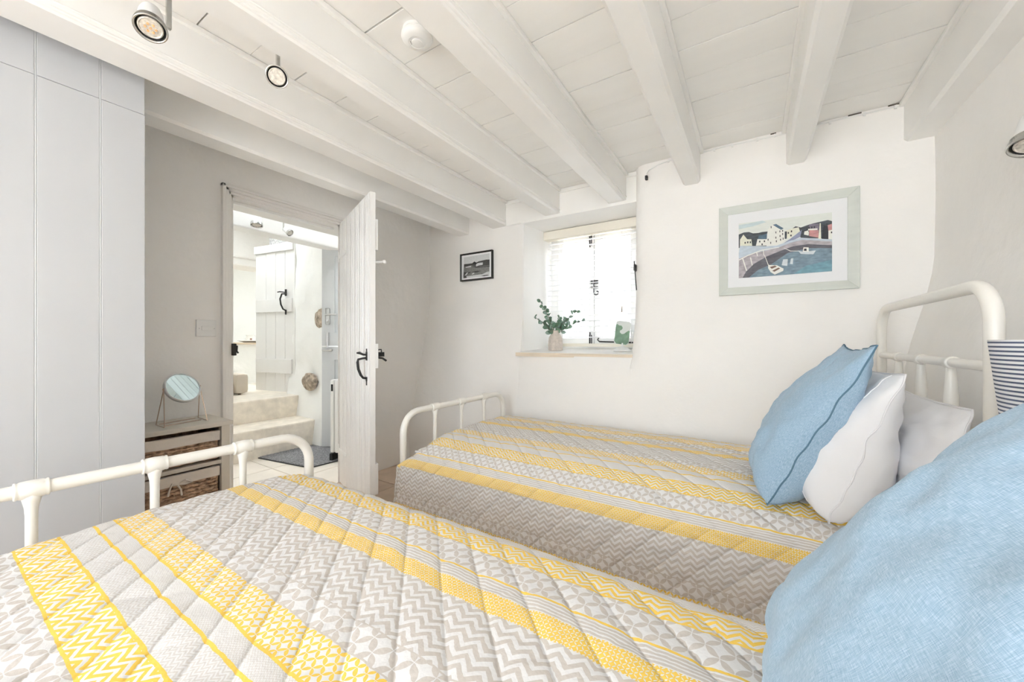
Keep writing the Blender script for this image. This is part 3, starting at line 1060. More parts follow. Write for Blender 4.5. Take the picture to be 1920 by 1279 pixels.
# ================================================================== DRAWER UNIT WITH BASKETS
UX0, UX1, UY0, UY1, UT = -2.588, -2.30, .484, .892, Z(-.412)
un = thing('basket_unit', 'low stone grey unit with two basket drawers beside the doorway', 'storage unit', (-2.44, .69, 0))
quick('top', lambda b: box(b, UX0, UX1 + .012, UY0 - .004, UY1 + .012, UT - .022, UT, .004), M['unit'], un)
for x in (UX0 + .02, UX1 - .018):
    for y in (UY0 + .018, UY1 - .018):
        quick('leg', lambda b: box(b, x - .018, x + .018, y - .018, y + .018, 0, UT - .022, .002), M['unit'], un)
ROWZ = [(.041, .225), (.252, .425), (.452, UT - .036)]
for y in (UY0 + .010, UY1 - .012):
    quick('side_panel', lambda b: box(b, UX0 + .03, UX1 - .03, y - .006, y + .006, .03, UT - .022), M['unit'], un)
quick('back_panel', lambda b: box(b, UX0 + .004, UX0 + .012, UY0 + .02, UY1 - .02, .03, UT - .022), M['unit'], un)
for z in (.025, .235, .435):
    quick('shelf', lambda b: box(b, UX0 + .01, UX1 - .004, UY0 + .03, UY1 - .03, z - .011, z + .008, .002), M['unit'], un)


def basket(z0, z1, label, bow=True):
    y0, y1, x0, x1 = UY0 + .042, UY1 - .046, UX0 + .035, UX1 - .012
    r = thing('wicker_basket', label, 'basket', ((x0 + x1) / 2, (y0 + y1) / 2, z0), group='wicker drawer baskets')
    quick('body', lambda b: (box(b, x0, x1 - .016, y0 + .008, y1 - .008, z0, z0 + .008), box(b, x0, x0 + .01, y0, y1, z0, z1 - .02), box(b, x0, x1 - .012, y0, y0 + .008, z0, z1 - .02),
                             box(b, x0, x1 - .012, y1 - .008, y1, z0, z1 - .02), box(b, x1 - .02, x1 - .013, y0, y1, z0, z1 - .02)), M['wicker'], r)
    n = 8
    bm = nb()
    hh = z1 - .055 - z0
    ns = 13
    for k in range(n):
        zc = z0 + .006 + hh * k / (n - 1)
        pts = [(x1 - .008 + .0065 * sin(pi * (q / 4) + pi * (k % 2)), lerp(y0 + .003, y1 - .003, q / (ns * 4)), zc + .0012 * noise.noise((q * .3, k, z0))) for q in range(ns * 4 + 1)]
        tube(bm, pts, hh / (n - 1) * .44, 6)
    for k in range(ns + 1):
        y = lerp(y0 + .004, y1 - .004, k / ns)
        tube(bm, [(x1 - .008, y, z0 + .002), (x1 - .008, y, z0 + hh + .006)], .0045, 6)
    obj('weave', bm, M['wicker'], r, smooth=True, kind='stuff')
    bm = nb()
    us = rng(y0 - .004, y1 + .004, 26)
    slab(bm, lambda u, z: Vector((x1 + .0075 + .003 * noise.noise((u * 30, z * 60, z0)), u, z + .004 * noise.noise((u * 14, 2, z0)))), lambda u, z: Vector((x1 - .016, u, z)), us, rng(z0 + hh - .004, z1 - .012, 6))
    obj('liner', bm, M['liner'], r, smooth=True, label='pale cotton liner folded over the rim')
    yc = lerp(y0, y1, .48)
    if bow:
      quick('bow', lambda b: (tube(b, [(x1 + .004, yc, z1 - .055), (x1 + .012, yc + .03, z1 - .04), (x1 + .010, yc + .055, z1 - .058), (x1 + .006, yc + .03, z1 - .062), (x1 + .004, yc, z1 - .055)], .0042, 6),
                            tube(b, [(x1 + .004, yc, z1 - .055), (x1 + .012, yc - .02, z1 - .045), (x1 + .010, yc - .03, z1 - .075), (x1 + .008, yc - .035, z1 - .10)], .0042, 6),
                            tube(b, [(x1 + .004, yc, z1 - .055), (x1 + .012, yc + .012, z1 - .08), (x1 + .010, yc + .016, z1 - .11)], .0042, 6)), M['liner'], r, smooth=True, label='tied cotton bow')
    return r


basket(ROWZ[2][0], ROWZ[2][1] + .003, 'wicker basket with pale liner in the top row of the grey unit', False)
basket(ROWZ[1][0], ROWZ[1][1], 'wicker basket with a tied bow in the second row of the grey unit')
basket(ROWZ[0][0], ROWZ[0][1], 'wicker basket in the bottom row of the grey unit')

# ------------------------------------------------------------------ round mirror on wire feet
MC = Vector((-2.425, .735, Z(-.235)))
MN = Vector((.86, .20, .47)).normalized()
MRAD = .075
mm = thing('table_mirror', 'round tilted mirror on a wire stand, on the grey basket unit', 'mirror', (MC.x, MC.y, UT))
am = aim(MC, MN)
quick('rim', lambda b: lathe(b, [(MRAD - .004, -.010), (MRAD + .003, -.008), (MRAD + .004, .004), (MRAD + .001, .008), (MRAD - .003, .008), (MRAD - .004, .004)], 48, am), M['steel'], mm, smooth=True)
quick('glass', lambda b: lathe(b, [(0, .0035), (MRAD - .003, .0035), (MRAD - .003, .005), (0, .005)], 48, am), M['mirror'], mm)
up = (Vector((0, 0, 1)) - MN * MN.z).normalized()
sd = up.cross(MN).normalized()
pL, pR = MC + sd * (MRAD + .004) , MC - sd * (MRAD + .004)
g = UT + .003
fx = Vector((.058, .0, 0))
for p in (pL, pR):
    q = Vector((p.x, p.y, g))
    out = (q - Vector((MC.x, MC.y, g))).normalized() * .014
    quick('wire_leg', lambda b: tube(b, [p, q + fx + out], .0021, 8), M['copper'], mm, smooth=True)
    quick('wire_leg', lambda b: tube(b, [p, q - fx + out], .0021, 8), M['copper'], mm, smooth=True)
    quick('wire_foot', lambda b: tube(b, [q + fx + out, q - fx + out], .0021, 8), M['copper'], mm, smooth=True)
    quick('pivot', lambda b: lathe(b, [(0, -.006), (.004, -.005), (.005, 0), (.004, .005), (0, .006)], 10, Matrix.Translation(p)), M['copper'], mm, smooth=True)
a1, b1 = Vector((pL.x, pL.y, g)), Vector((pR.x, pR.y, g))
quick('wire_tie', lambda b: tube(b, [a1 + fx * .3, b1 + fx * .3], .0021, 8), M['copper'], mm, smooth=True)
quick('wire_tie', lambda b: tube(b, [a1 - fx, b1 - fx], .0021, 8), M['copper'], mm, smooth=True)

# ------------------------------------------------------------------ switch and socket
sw = thing('light_switch', 'white pull-type switch plate on the wall left of the doorway', 'switch', (-2.6, .89, Z(.07)))
quick('switch_plate', lambda b: box(b, -2.606, -2.585, .845, .937, Z(.025), Z(.118), .003), M['plastic'], sw)
quick('rocker', lambda b: box(b, -2.586, -2.581, .867, .917, Z(.058), Z(.083), .0015), M['plastic'], sw)
for y in (.857, .927):
    quick('screw', lambda b: lathe(b, [(0, 0), (.003, 0), (.003, .0012), (0, .0012)], 8, aim((-2.5855, y, Z(.070)), (1, 0, 0))), M['steel'], sw)
so = thing('wall_socket', 'white socket plate low on the wall beyond the open door', 'socket', (-2.56, 1.94, Z(-.54)))
xs_ = left_x(1.94, Z(-.54))
quick('socket_plate', lambda b: box(b, xs_ - .010, xs_ + .009, 1.895, 1.985, Z(-.585), Z(-.497), .003), M['plastic'], so)
quick('rocker', lambda b: box(b, xs_ + .008, xs_ + .012, 1.965, 1.976, Z(-.565), Z(-.535), .001), M['plastic'], so)
for y, z in ((1.915, -.552), (1.945, -.552), (1.93, -.525)):
    quick('pin_hole', lambda b: box(b, xs_ + .0085, xs_ + .0095, y - .004, y + .004, Z(z) - .003, Z(z) + .003), M['dark'], so)


# ================================================================== PICTURES
ARTM = {}
for k, c, v in (('sky', (222, 226, 221), .03), ('skyblue', (196, 211, 214), .08), ('hill', (66, 72, 78), .35), ('hill2', (48, 50, 58), .2), ('cream', (226, 226, 210), .05), ('white', (232, 232, 226), .03),
                ('roof', (82, 104, 122), .25), ('lilac', (140, 146, 170), .15), ('mauve', (120, 112, 128), .15), ('pink', (190, 140, 140), .15), ('road', (190, 202, 212), .1), ('quay', (172, 166, 172), .25),
                ('dark', (92, 92, 100), .3), ('water', (118, 138, 152), .28), ('teal', (112, 150, 165), .22), ('boat', (205, 212, 216), .08), ('brown', (120, 96, 84), .15),
                ('s0', (26, 26, 26), .3), ('s1', (205, 207, 208), .10), ('s2', (120, 120, 118), .35), ('s3', (66, 66, 64), .5)):
    ARTM[k] = mat('print_' + k, lin(c), .75, var=v, vscale=38 if k[0] != 's' or k.startswith('sky') else 90, stretch=(1, 1, 2.2))
ART = [('sky',[(-2055,1509),(1986,1419),(1986,-1552),(-2055,-1552)]),('skyblue',[(-2055,1421),(-1624,1437),(-949,1496),(-760,1380),(-1380,1254),(-2055,1188)]),('hill',[(-2055,896),(-1821,977),(-1575,969),(-1380,864),(-1139,845),(-949,873),(-713,865),(-713,20),(-2055,139)]),('hill',[(378,861),(510,949),(729,849),(987,926),(1200,972),(1452,1010),(1823,1053),(1986,973),(1986,83),(729,307),(598,663)]),('cream',[(-1995,259),(-1995,596),(-1831,863),(-1648,576),(-1453,548),(-1419,182)]),('roof',[(-1163,467),(-1116,688),(-667,756),(-676,397)]),('white',[(-1245,158),(-1173,514),(-737,451),(-737,107)]),('white',[(-760,71),(-737,699),(-690,974),(-481,1193),(-114,856),(44,803),(44,224),(-297,48)]),('roof',[(-481,1182),(-333,1208),(-1,921),(-114,856)]),('cream',[(44,334),(66,772),(378,861),(642,874),(694,648),(290,392)]),('hill',[(44,748),(143,733),(134,349),(44,351)]),('lilac',[(-92,76),(290,326),(772,717),(707,364),(156,114)]),('mauve',[(1030,801),(1094,963),(1473,927),(1452,595),(1030,661)]),('white',[(1030,731),(1410,698),(1410,618),(1030,650)]),('pink',[(1072,654),(1452,595),(1452,213),(1072,348)]),('white',[(858,461),(880,620),(1030,650),(1064,537),(1051,378)]),('cream',[(1443,171),(1502,949),(1543,942),(1556,144)]),('hill2',[(1576,120),(1659,817),(1844,734),(1844,61)]),('pink',[(1815,792),(1986,842),(1986,544),(1844,513)]),('white',[(1844,513),(1986,533),(1986,41),(1844,61)]),('road',[(-2055,-153),(-1995,259),(-760,71),(-297,48),(290,217),(729,317),(1986,51),(1986,-54),(772,203),(290,107),(-297,-91),(-949,-187),(-1624,-304),(-2045,-457)]),('quay',[(-2045,-457),(-1624,-304),(-949,-187),(-297,-91),(290,107),(772,203),(1986,-54),(1986,-242),(1030,-60),(422,-86),(-205,-281),(-760,-493),(-1332,-826),(-1722,-1246),(-1871,-1551),(-2055,-1552)]),('dark',[(-1871,-1551),(-1722,-1246),(-1332,-826),(-760,-493),(-205,-281),(422,-86),(1030,-60),(1986,-242),(1986,-389),(1030,-264),(156,-425),(-574,-953),(-1477,-1557)]),('water',[(-1575,-1560),(-1139,-1177),(-574,-953),(156,-425),(1030,-264),(1986,-389),(1986,-1552)]),('teal',[(422,-1552),(944,-1170),(1986,-965),(1986,-1552)]),('white',[(-1891,-475),(-1841,-458),(-1653,-1155),(-1703,-1190)]),('white',[(-1516,-461),(-1472,-443),(-1395,-894),(-1434,-918)]),('white',[(-1226,-227),(-1187,-214),(-1154,-407),(-1192,-419)]),('white',[(-2045,-504),(-1624,-304),(-949,-91),(-205,-47),(-205,-81),(-949,-136),(-1614,-357),(-2040,-563)]),('white',[(-925,-94),(-892,-87),(-864,-413),(-897,-420)]),('white',[(-864,-402),(-840,-393),(-657,-972),(-685,-986)]),('white',[(-1,-130),(21,-122),(290,-305),(620,-352),(620,-379),(281,-337)]),('white',[(-681,-953),(-297,-1011),(-1,-1225),(-24,-1344),(-388,-1504),(-574,-1357),(-690,-1121)]),('brown',[(-611,-1073),(-388,-1018),(-297,-1083),(-527,-1182)]),('brown',[(-504,-1286),(-228,-1146),(-151,-1198),(-407,-1351)]),('boat',[(598,-333),(815,-426),(1347,-428),(1242,-613),(729,-534)]),('white',[(807,-424),(837,-201),(1051,-229),(1060,-456)]),('hill2',[(850,-381),(871,-270),(966,-283),(966,-407)]),('boat',[(-92,-1032),(-24,-735),(178,-731),(156,-1097)]),('boat',[(267,-999),(312,-719),(414,-720),(387,-1029)]),('hill2',[(-569,1118),(-532,1117),(-532,1011),(-569,1011)]),('hill2',[(-361,805),(-324,805),(-324,699),(-361,699)]),('hill2',[(-361,526),(-324,526),(-324,420),(-361,420)]),('hill2',[(-338,327),(-301,328),(-301,222),(-338,221)]),('hill2',[(-178,582),(-142,582),(-142,477),(-178,477)]),('hill2',[(-155,385),(-119,385),(-119,280),(-155,279)]),('hill2',[(-64,676),(-28,676),(-28,571),(-64,571)]),('hill2',[(-42,424),(-6,424),(-6,319),(-42,319)]),('hill2',[(-187,834),(-151,834),(-151,728),(-187,728)]),('hill2',[(-64,842),(-28,842),(-28,737),(-64,737)]),('hill2',[(-709,464),(-671,464),(-671,357),(-709,357)]),('hill2',[(-592,279),(-555,279),(-555,173),(-592,172)]),('hill2',[(-1096,412),(-1039,409),(-1039,313),(-1096,315)]),('hill2',[(-883,399),(-826,396),(-826,300),(-883,302)]),('hill2',[(-987,243),(-930,241),(-930,145),(-987,147)]),('hill2',[(-1653,450),(-1595,447),(-1595,349),(-1653,352)]),('hill2',[(-1531,433),(-1472,430),(-1472,332),(-1531,335)]),('hill2',[(-1777,438),(-1717,435),(-1717,337),(-1777,339)]),('hill2',[(1941,446),(1990,443),(1990,354),(1941,357)]),('hill2',[(1758,368),(1807,366),(1807,277),(1758,279)]),('hill2',[(1758,896),(1807,893),(1807,803),(1758,806)]),('hill2',[(1038,826),(1089,824),(1089,732),(1038,735)]),('hill2',[(1153,824),(1204,821),(1204,730),(1153,733)]),('hill2',[(1259,818),(1309,815),(1309,724),(1259,727)]),('hill2',[(174,690),(227,687),(227,594),(174,596)]),('hill2',[(307,752),(361,749),(361,656),(307,658)]),('hill2',[(285,535),(338,533),(338,440),(285,442)])]
SMALL = [('s1',[(-1348,892),(1432,922),(1432,-981),(-1411,-932)]),('s3',[(-1327,302),(-433,285),(-189,418),(54,295),(295,380),(1045,436),(1432,407),(1432,-233),(-1327,-9)]),('s0',[(-352,244),(-189,402),(14,284),(335,327),(374,196),(54,103)]),('s1',[(-27,-48),(14,172),(215,245),(731,236),(711,32),(335,26)]),('s3',[(731,157),(1045,248),(1413,206),(1413,-74),(771,-37)]),('s2',[(-1348,59),(-515,117),(54,-56),(1413,-74),(1413,-636),(692,-755),(-1411,-785)]),('s1',[(-1179,41),(-557,89),(-515,-28),(-1096,-33)]),('s3',[(-598,13),(54,-24),(534,-107),(1413,-106),(1413,-199),(54,-152)]),('s3',[(-1390,-934),(-1327,-400),(-515,-447),(-1096,-683),(-1012,-918)]),('s1',[(-1263,-700),(-1012,-464),(-846,-480),(-1054,-687)]),('s1',[(-495,-659),(-270,-536),(-148,-611),(-352,-688)]),('s1',[(54,-966),(692,-755),(1161,-612),(1394,-588),(1394,-978)]),('s3',[(-515,-463),(54,-407),(534,-455),(54,-567)]),('s3',[(534,-867),(1239,-854),(1355,-912),(849,-943)])]



def flat_art(name, data, root, cx, y, cz):
    keys = sorted({k for k, _ in data})
    bm = nb()
    for n, (k, pts) in enumerate(data):
        f = bm.faces.new([bm.verts.new((cx + px * 1e-4, y - n * 4e-5, cz + pz * 1e-4)) for px, pz in pts])
        f.material_index = keys.index(k)
        f.normal_update()
        if f.normal.y > 0:
            f.normal_flip()
    bmesh.ops.triangulate(bm, faces=[f for f in bm.faces if len(f.verts) > 4])
    me = bpy.data.meshes.new(name)
    bm.transform(parent_world(root).inverted())
    bm.to_mesh(me)
    bm.free()
    for k in keys:
        me.materials.append(ARTM[k])
    o = bpy.data.objects.new(name, me)
    COL.objects.link(o)
    o.parent = root
    return o


def frame(root, cx, cz, y, hw, hh, iw, ih, d, m):
    """four mitred members standing d proud of the wall at y"""
    out = [(-hw, -hh), (hw, -hh), (hw, hh), (-hw, hh)]
    inn = [(-iw, -ih), (iw, -ih), (iw, ih), (-iw, ih)]
    for k in range(4):
        a, b, c, e = out[k], out[(k + 1) % 4], inn[(k + 1) % 4], inn[k]
        bm = nb()
        lo = [bm.verts.new((cx + p[0], y, cz + p[1])) for p in (a, b, c, e)]
        hi = [bm.verts.new((cx + p[0], y - d * f, cz + p[1])) for p, f in ((a, 1), (b, 1), (c, .72), (e, .72))]
        bm.faces.new(lo)
        bm.faces.new(hi)
        for i in range(4):
            bm.faces.new((lo[i], lo[(i + 1) % 4], hi[(i + 1) % 4], hi[i]))
        obj('frame_member', bm, m, root, bev=.0015)


pic = thing('framed_picture', 'large pale sage framed harbour watercolour on the wall above the far bed', 'picture', (.1375, 2.49, Z(.507) - .249))
frame(pic, .1375, Z(.507), 2.515, .302, .249, .258, .206, .046, M['frame_green'])
quick('mount', lambda b: box(b, .1375 - .262, .1375 + .262, 2.486, 2.492, Z(.507) - .21, Z(.507) + .21), M['mount'], pic)
flat_art('artwork', ART, pic, .1375, 2.4855, Z(.507))

SX, SZ_, SY = -2.010, Z(.643), 2.592
pic2 = thing('framed_picture', 'small black framed black and white landscape left of the window', 'picture', (SX, SY, SZ_ - .12))
frame(pic2, SX, SZ_, SY + .036, .173, .120, .156, .104, .034, M['frame_black'])
quick('mount', lambda b: box(b, SX - .158, SX + .158, SY + .010, SY + .016, SZ_ - .106, SZ_ + .106), M['mount'], pic2)
flat_art('photo_print', SMALL, pic2, SX, SY + .0095, SZ_)

# ================================================================== WINDOW SILL THINGS
VX, VY, VZ = -1.305, 2.70, SILL_Z + .0135
va = thing('vase', 'speckled stoneware bottle vase on the window sill', 'vase', (VX, VY, VZ))
quick('body', lambda b: lathe(b, [(0, 0), (.052, 0), (.056, .006), (.056, .07), (.053, .095), (.043, .118), (.029, .132), (.025, .140), (.026, .150), (.029, .156), (.026, .157), (.022, .148), (.022, .13), (0, .12)], 28, Matrix.Translation((VX, VY, VZ))), M['vase'], va, smooth=True)
eu = thing('eucalyptus_spray', 'green eucalyptus sprigs standing in the stoneware vase', 'plant', (VX, VY, VZ + .13))
Rr = Vector((.845, .534, 0))
Fw = Vector((-.534, .845, 0))
mouth = Vector((VX, VY, VZ + .135))
rl = random.Random(11)
lm = {}
for key in ('leaf', 'leaf2'):
    bm = nb()
    ctr = bm.verts.new((0, .5, -.07))
    ring = [(0, 0, 0), (.22, .10, .0), (.41, .32, .02), (.46, .55, .03), (.36, .80, .02), (.14, .97, 0), (0, 1.04, -.03), (-.14, .97, 0), (-.36, .80, .02), (-.46, .55, .03), (-.41, .32, .02), (-.22, .10, 0)]
    vs = [bm.verts.new(p) for p in ring]
    for i in range(12):
        bm.faces.new((ctr, vs[i], vs[(i + 1) % 12]))
    me = bpy.data.meshes.new('leaf')
    bm.to_mesh(me)
    bm.free()
    me.materials.append(M[key])
    lm[key] = me
sprigs = [((-.135, .26), .35, -.05), ((-.095, .20), .1, .03), ((-.17, .125), .2, -.04), ((-.06, .11), -.1, -.06), ((.03, .13), .1, -.03), ((.10, .105), .1, .02), ((.185, .185), .5, -.02), ((.205, .10), .4, -.05), ((-.11, .085), 0, -.08)]
for (dx, dz), cv, fy in sprigs:
    P = []
    for k in range(9):
        t = k / 8
        P.append(mouth + Rr * (dx * (t ** (1 + cv))) + Fw * (fy * t) + Vector((0, 0, -.05 * (1 - t) ** 3 + dz * t)))
    quick('stem', lambda b: tube(b, P, [.0022 - .0012 * k / 8 for k in range(9)], 5), M['stem'], eu)
    L = hypot(dx, dz)
    nl = int(5 + L * 34)
    for q in range(nl):
        t = lerp(.22, 1.0, (q + .5) / nl)
        k = min(7, int(t * 8))
        p = P[k].lerp(P[k + 1], t * 8 - k)
        tang = (P[k + 1] - P[k]).normalized()
        side = 1 if q % 2 else -1
        rv = Vector((rl.uniform(-1, 1), rl.uniform(-1, 1), rl.uniform(-.6, 1))).normalized()
        dirn = (tang * rl.uniform(.1, .7) + Rr * side * rl.uniform(.3, .9) + rv * .6).normalized()
        nr = (rv + Vector((0, -.8, .5))).normalized()
        xa = dirn.cross(nr).normalized()
        nr = xa.cross(dirn)
        s = rl.uniform(.034, .050) * (1.1 - .45 * t)
        m4 = Matrix((xa, dirn, nr)).transposed().to_4x4()
        m4 = Matrix.Translation(p) @ m4 @ Matrix.Scale(s, 4)
        o = bpy.data.objects.new('leaf', lm['leaf' if rl.random() < .6 else 'leaf2'])
        COL.objects.link(o)
        o.parent = eu
        o.matrix_basis = parent_world(eu).inverted() @ m4

tx, ty_, tz = -.80, 2.725, SILL_Z + .0155
ts = thing('standing_mirror', 'small rounded mirror with a painted green reflection on a white stand at the right end of the sill', 'ornament', (tx, ty_, tz))
pm = Matrix.Translation((tx, ty_, tz + .048)) @ Matrix.Rotation(radians(26), 4, 'Z') @ Matrix.Rotation(radians(7), 4, 'Y')


def rrect(w, h, r, y0, y1):
    b = nb()
    pts = []
    for cx, cz, a0 in ((w - r, h - r, 0), (-w + r, h - r, 90), (-w + r, r, 180), (w - r, r, 270)):
        for k in range(6):
            a = radians(a0 + 18 * k)
            pts.append((cx + r * cos(a), cz + r * sin(a)))
    fr_ = [b.verts.new((p[0], y0, p[1])) for p in pts]
    bk_ = [b.verts.new((p[0], y1, p[1])) for p in pts]
    ring_faces(b, [fr_, bk_])
    b.transform(pm)
    return b


obj('panel', rrect(.052, .168, .020, -.004, .004), M['pale_panel'], ts, label='pale rounded panel')
bm = nb()
wave = [(-.050, .02), (-.034, .002), (.034, .002), (.050, .02), (.050, .100), (.042, .104), (.028, .094), (.012, .078), (-.004, .074), (-.018, .084), (-.020, .098), (-.008, .104), (-.002, .118), (-.012, .134), (-.030, .134), (-.042, .142), (-.050, .140)]  # green shape is a mirror's reflection painted on as colour
bm.faces.new([bm.verts.new((x, -.0046, z)) for x, z in wave])
bmesh.ops.triangulate(bm, faces=bm.faces[:])
bm.transform(pm)
obj('painted_reflection', bm, M['reflection_green'], ts, label='green reflection painted on the panel')
quick('foot', lambda b: lathe(b, [(0, 0), (.062, 0), (.064, .005), (.030, .030), (.006, .036), (.005, .058), (0, .058)], 24, Matrix.Translation((tx + .01, ty_, tz))), M['plastic'], ts, smooth=True)
hk = thing('wall_hook', 'thin black iron hook on the right edge of the window recess', 'hook', (-.645, 2.56, Z(.40)))
quick('rod', lambda b: tube(b, [(-.655, far_y(-.64, Z(.4)) - .012, Z(.52)), (-.650, far_y(-.64, Z(.4)) - .02, Z(.48)), (-.640, far_y(-.64, Z(.4)) - .016, Z(.33))], .0035, 6), M['black_iron'], hk)
quick('back_plate', lambda b: box(b, -.658, -.646, far_y(-.64, Z(.4)) - .016, far_y(-.64, Z(.4)) + .06, Z(.46), Z(.50)), M['black_iron'], hk)

# ================================================================== BEDSIDE TABLE AND STRIPED LAMP
bt = thing('bedside_table', 'white bedside table between the two beds, under the striped lamp', 'table', (.53, 1.13, 0))
TZ = .60
quick('top', lambda b: box(b, .36, .69, .955, 1.30, TZ - .022, TZ, .004), M['white_wood'], bt)
quick('body', lambda b: box(b, .38, .68, .975, 1.28, .18, TZ - .022, .003), M['white_wood'], bt)
dr = quick('drawer', lambda b: box(b, .366, .381, .985, 1.27, .42, TZ - .035, .003), M['white_wood'], bt)
quick('knob', lambda b: lathe(b, [(.006, 0), (.006, .012), (.014, .018), (.012, .026), (0, .028)], 14, aim((.366, 1.128, .495), (-1, 0, 0))), M['steel'], dr, smooth=True)
for x in (.395, .665):
    for y in (.99, 1.265):
        quick('leg', lambda b: box(b, x - .016, x + .016, y - .016, y + .016, 0, .18, .002), M['white_wood'], bt)

LX, LY = .535, 1.135
la = thing('table_lamp', 'table lamp with a navy and white striped drum shade between the beds', 'lamp', (LX, LY, TZ))


def stripes():
    m = bpy.data.materials.new('navy_stripe_cotton')
    m.use_nodes = True
    nt = m.node_tree
    b = nt.nodes['Principled BSDF']
    b.inputs['Roughness'].default_value = .9
    tc = nt.nodes.new('ShaderNodeTexCoord')
    sp = nt.nodes.new('ShaderNodeSeparateXYZ')
    nt.links.new(tc.outputs['Object'], sp.inputs[0])
    z = X(nt, sp.outputs[2])
    f = ((z * (1 / .0083)) + .35).fr().lt(.42)
    n = nt.nodes.new('ShaderNodeMix')
    n.data_type = 'RGBA'
    nt.links.new(f.v, n.inputs[0])
    n.inputs[6].default_value = (.80, .81, .84, 1)
    n.inputs[7].default_value = (.085, .11, .18, 1)
    nt.links.new(n.outputs[2], b.inputs['Base Color'])
    return m


M['stripe'] = stripes()
sh = quick('lamp_shade', lambda b: lathe(b, [(.118, Z(-.20)), (.138, Z(.002)), (.1365, Z(.002)), (.1165, Z(-.20))], 48, Matrix.Translation((LX, LY, 0)), cap=False), M['stripe'], la, smooth=True)
quick('base', lambda b: lathe(b, [(0, TZ), (.06, TZ), (.062, TZ + .012), (.03, TZ + .03), (.045, TZ + .10), (.05, TZ + .15), (.03, TZ + .20), (.012, TZ + .23), (.012, TZ + .30), (0, TZ + .30)], 24, Matrix.Translation((LX, LY, 0))), M['china'], la, smooth=True)
quick('bulb', lambda b: lathe(b, [(.013, Z(-.155)), (.014, Z(-.14)), (.03, Z(-.10)), (.028, Z(-.075)), (0, Z(-.062))], 16, Matrix.Translation((LX, LY, 0))), M['plastic'], la, smooth=True)
quick('shade_ring', lambda b: (tube(b, [(LX - .12, LY, Z(-.17)), (LX + .12, LY, Z(-.17))], .0015, 5), tube(b, [(LX, LY - .12, Z(-.17)), (LX, LY + .12, Z(-.17))], .0015, 5)), M['steel'], la)

# ================================================================== LIGHT FITTINGS


def spot(label, at, head, d, size, group=None, wall=False, lens='lens', lens2=None):
    """at: fixing point; head: middle of the front rim; d: where it points"""
    r = thing('spotlight', label, 'spotlight', at, group=group)
    d = Vector(d).normalized()
    head = Vector(head)
    k = size / .036
    back = head - d * .085 * k
    m4 = aim(head, d)
    quick('lamp_head', lambda b: lathe(b, [(0, -.098 * k), (.014 * k, -.096 * k), (.023 * k, -.088 * k), (.0275 * k, -.070 * k), (.031 * k, -.030 * k), (.0325 * k, -.016 * k), (.0325 * k, -.010 * k)], 28, m4), M['plastic'], r, smooth=True, label='white tapered lamp head')
    quick('rim', lambda b: lathe(b, [(.0330 * k, -.024 * k), (.0355 * k, -.020 * k), (.0345 * k, -.014 * k), (.0375 * k, -.010 * k), (.0365 * k, -.004 * k), (.0388 * k, 0), (.0375 * k, .003 * k), (.0340 * k, .001 * k), (.0325 * k, -.008 * k)], 36, m4, cap=False), M['chrome'], r, smooth='all', label='ribbed chrome rim')
    quick('recess', lambda b: lathe(b, [(.0335 * k, -.003 * k), (.0300 * k, -.009 * k), (0, -.009 * k)], 28, m4, cap=False), M['dark'], r)
    quick('bulb', lambda b: lathe(b, [(.0282 * k, -.010 * k), (.0282 * k, -.003 * k), (.0255 * k, -.001 * k), (.0235 * k, -.003 * k), (.015 * k, -.0025 * k), (0, -.002 * k)], 28, m4), M[lens], r, smooth=True)
    if lens2:
        for q in range(7):
            rr = 0 if q == 6 else .0115 * k
            a = q * pi / 3
            quick('diode', lambda b: lathe(b, [(.0032 * k, -.003 * k), (.0032 * k, .0002 * k), (0, .0006 * k)], 8, m4 @ Matrix.Translation((rr * cos(a), rr * sin(a), 0))), M[lens2], r)
    j = head - d * .060 * k
    at = Vector(at)
    if not wall:
        e = Vector((at.x, at.y, j.z))
        q = j + (Vector((at.x, at.y, j.z + .02)) - j) * .6
        quick('arm', lambda b: box(b, at.x - .006 * k, at.x + .006 * k, at.y - .006 * k, at.y + .006 * k, j.z - .004, at.z, .001), M['chrome'], r, label='flat chrome arm')
        quick('mount', lambda b: box(b, at.x - .016 * k, at.x + .016 * k, at.y - .03 * k, at.y + .03 * k, at.z - .010, at.z + .012, .003), M['plastic'], r)
    else:
        quick('arm', lambda b: tube(b, [at, at + (j - at) * .5 + Vector((0, 0, .012)), j], .005, 8), M['chrome'], r, label='chrome arm')
        quick('mount', lambda b: lathe(b, [(0, 0), (.036, 0), (.036, .010), (.030, .014), (0, .016)], 24, aim(at, (-1, 0, 0))), M['plastic'], r, smooth=True)
    return r


CZ = CEIL
spot('white ceiling spotlight with chrome rim nearest the wardrobe', (-1.405, .395, CZ - .002), (-1.372, .348, Z(.842)), (.42, -.12, -.80), .034, 'ceiling spotlights by the third beam', lens2='lens_amber')
spot('white ceiling spotlight facing the viewer, nearer the doorway', (-1.405, .690, CZ - .002), (-1.340, .655, Z(.880)), (.80, -.42, -.62), .0315, 'ceiling spotlights by the third beam')
tr_ = thing('spotlight_bar', 'slim chrome bar holding the ceiling spotlights', 'bar', (-1.405, .54, CZ - .01))
quick('bar', lambda b: box(b, -1.415, -1.395, .20, .48, CZ - .020, CZ - .0105, .002), M['chrome'], tr_)
quick('end_cap', lambda b: box(b, -1.418, -1.392, .474, .492, CZ - .022, CZ - .008, .002), M['steel'], tr_)
spot('white wall spotlight with ribbed chrome rim at the right edge', (.694, 1.64, Z(.64)), (.618, 1.575, Z(.512)), (-.22, -.30, -.93), .040, wall=True)

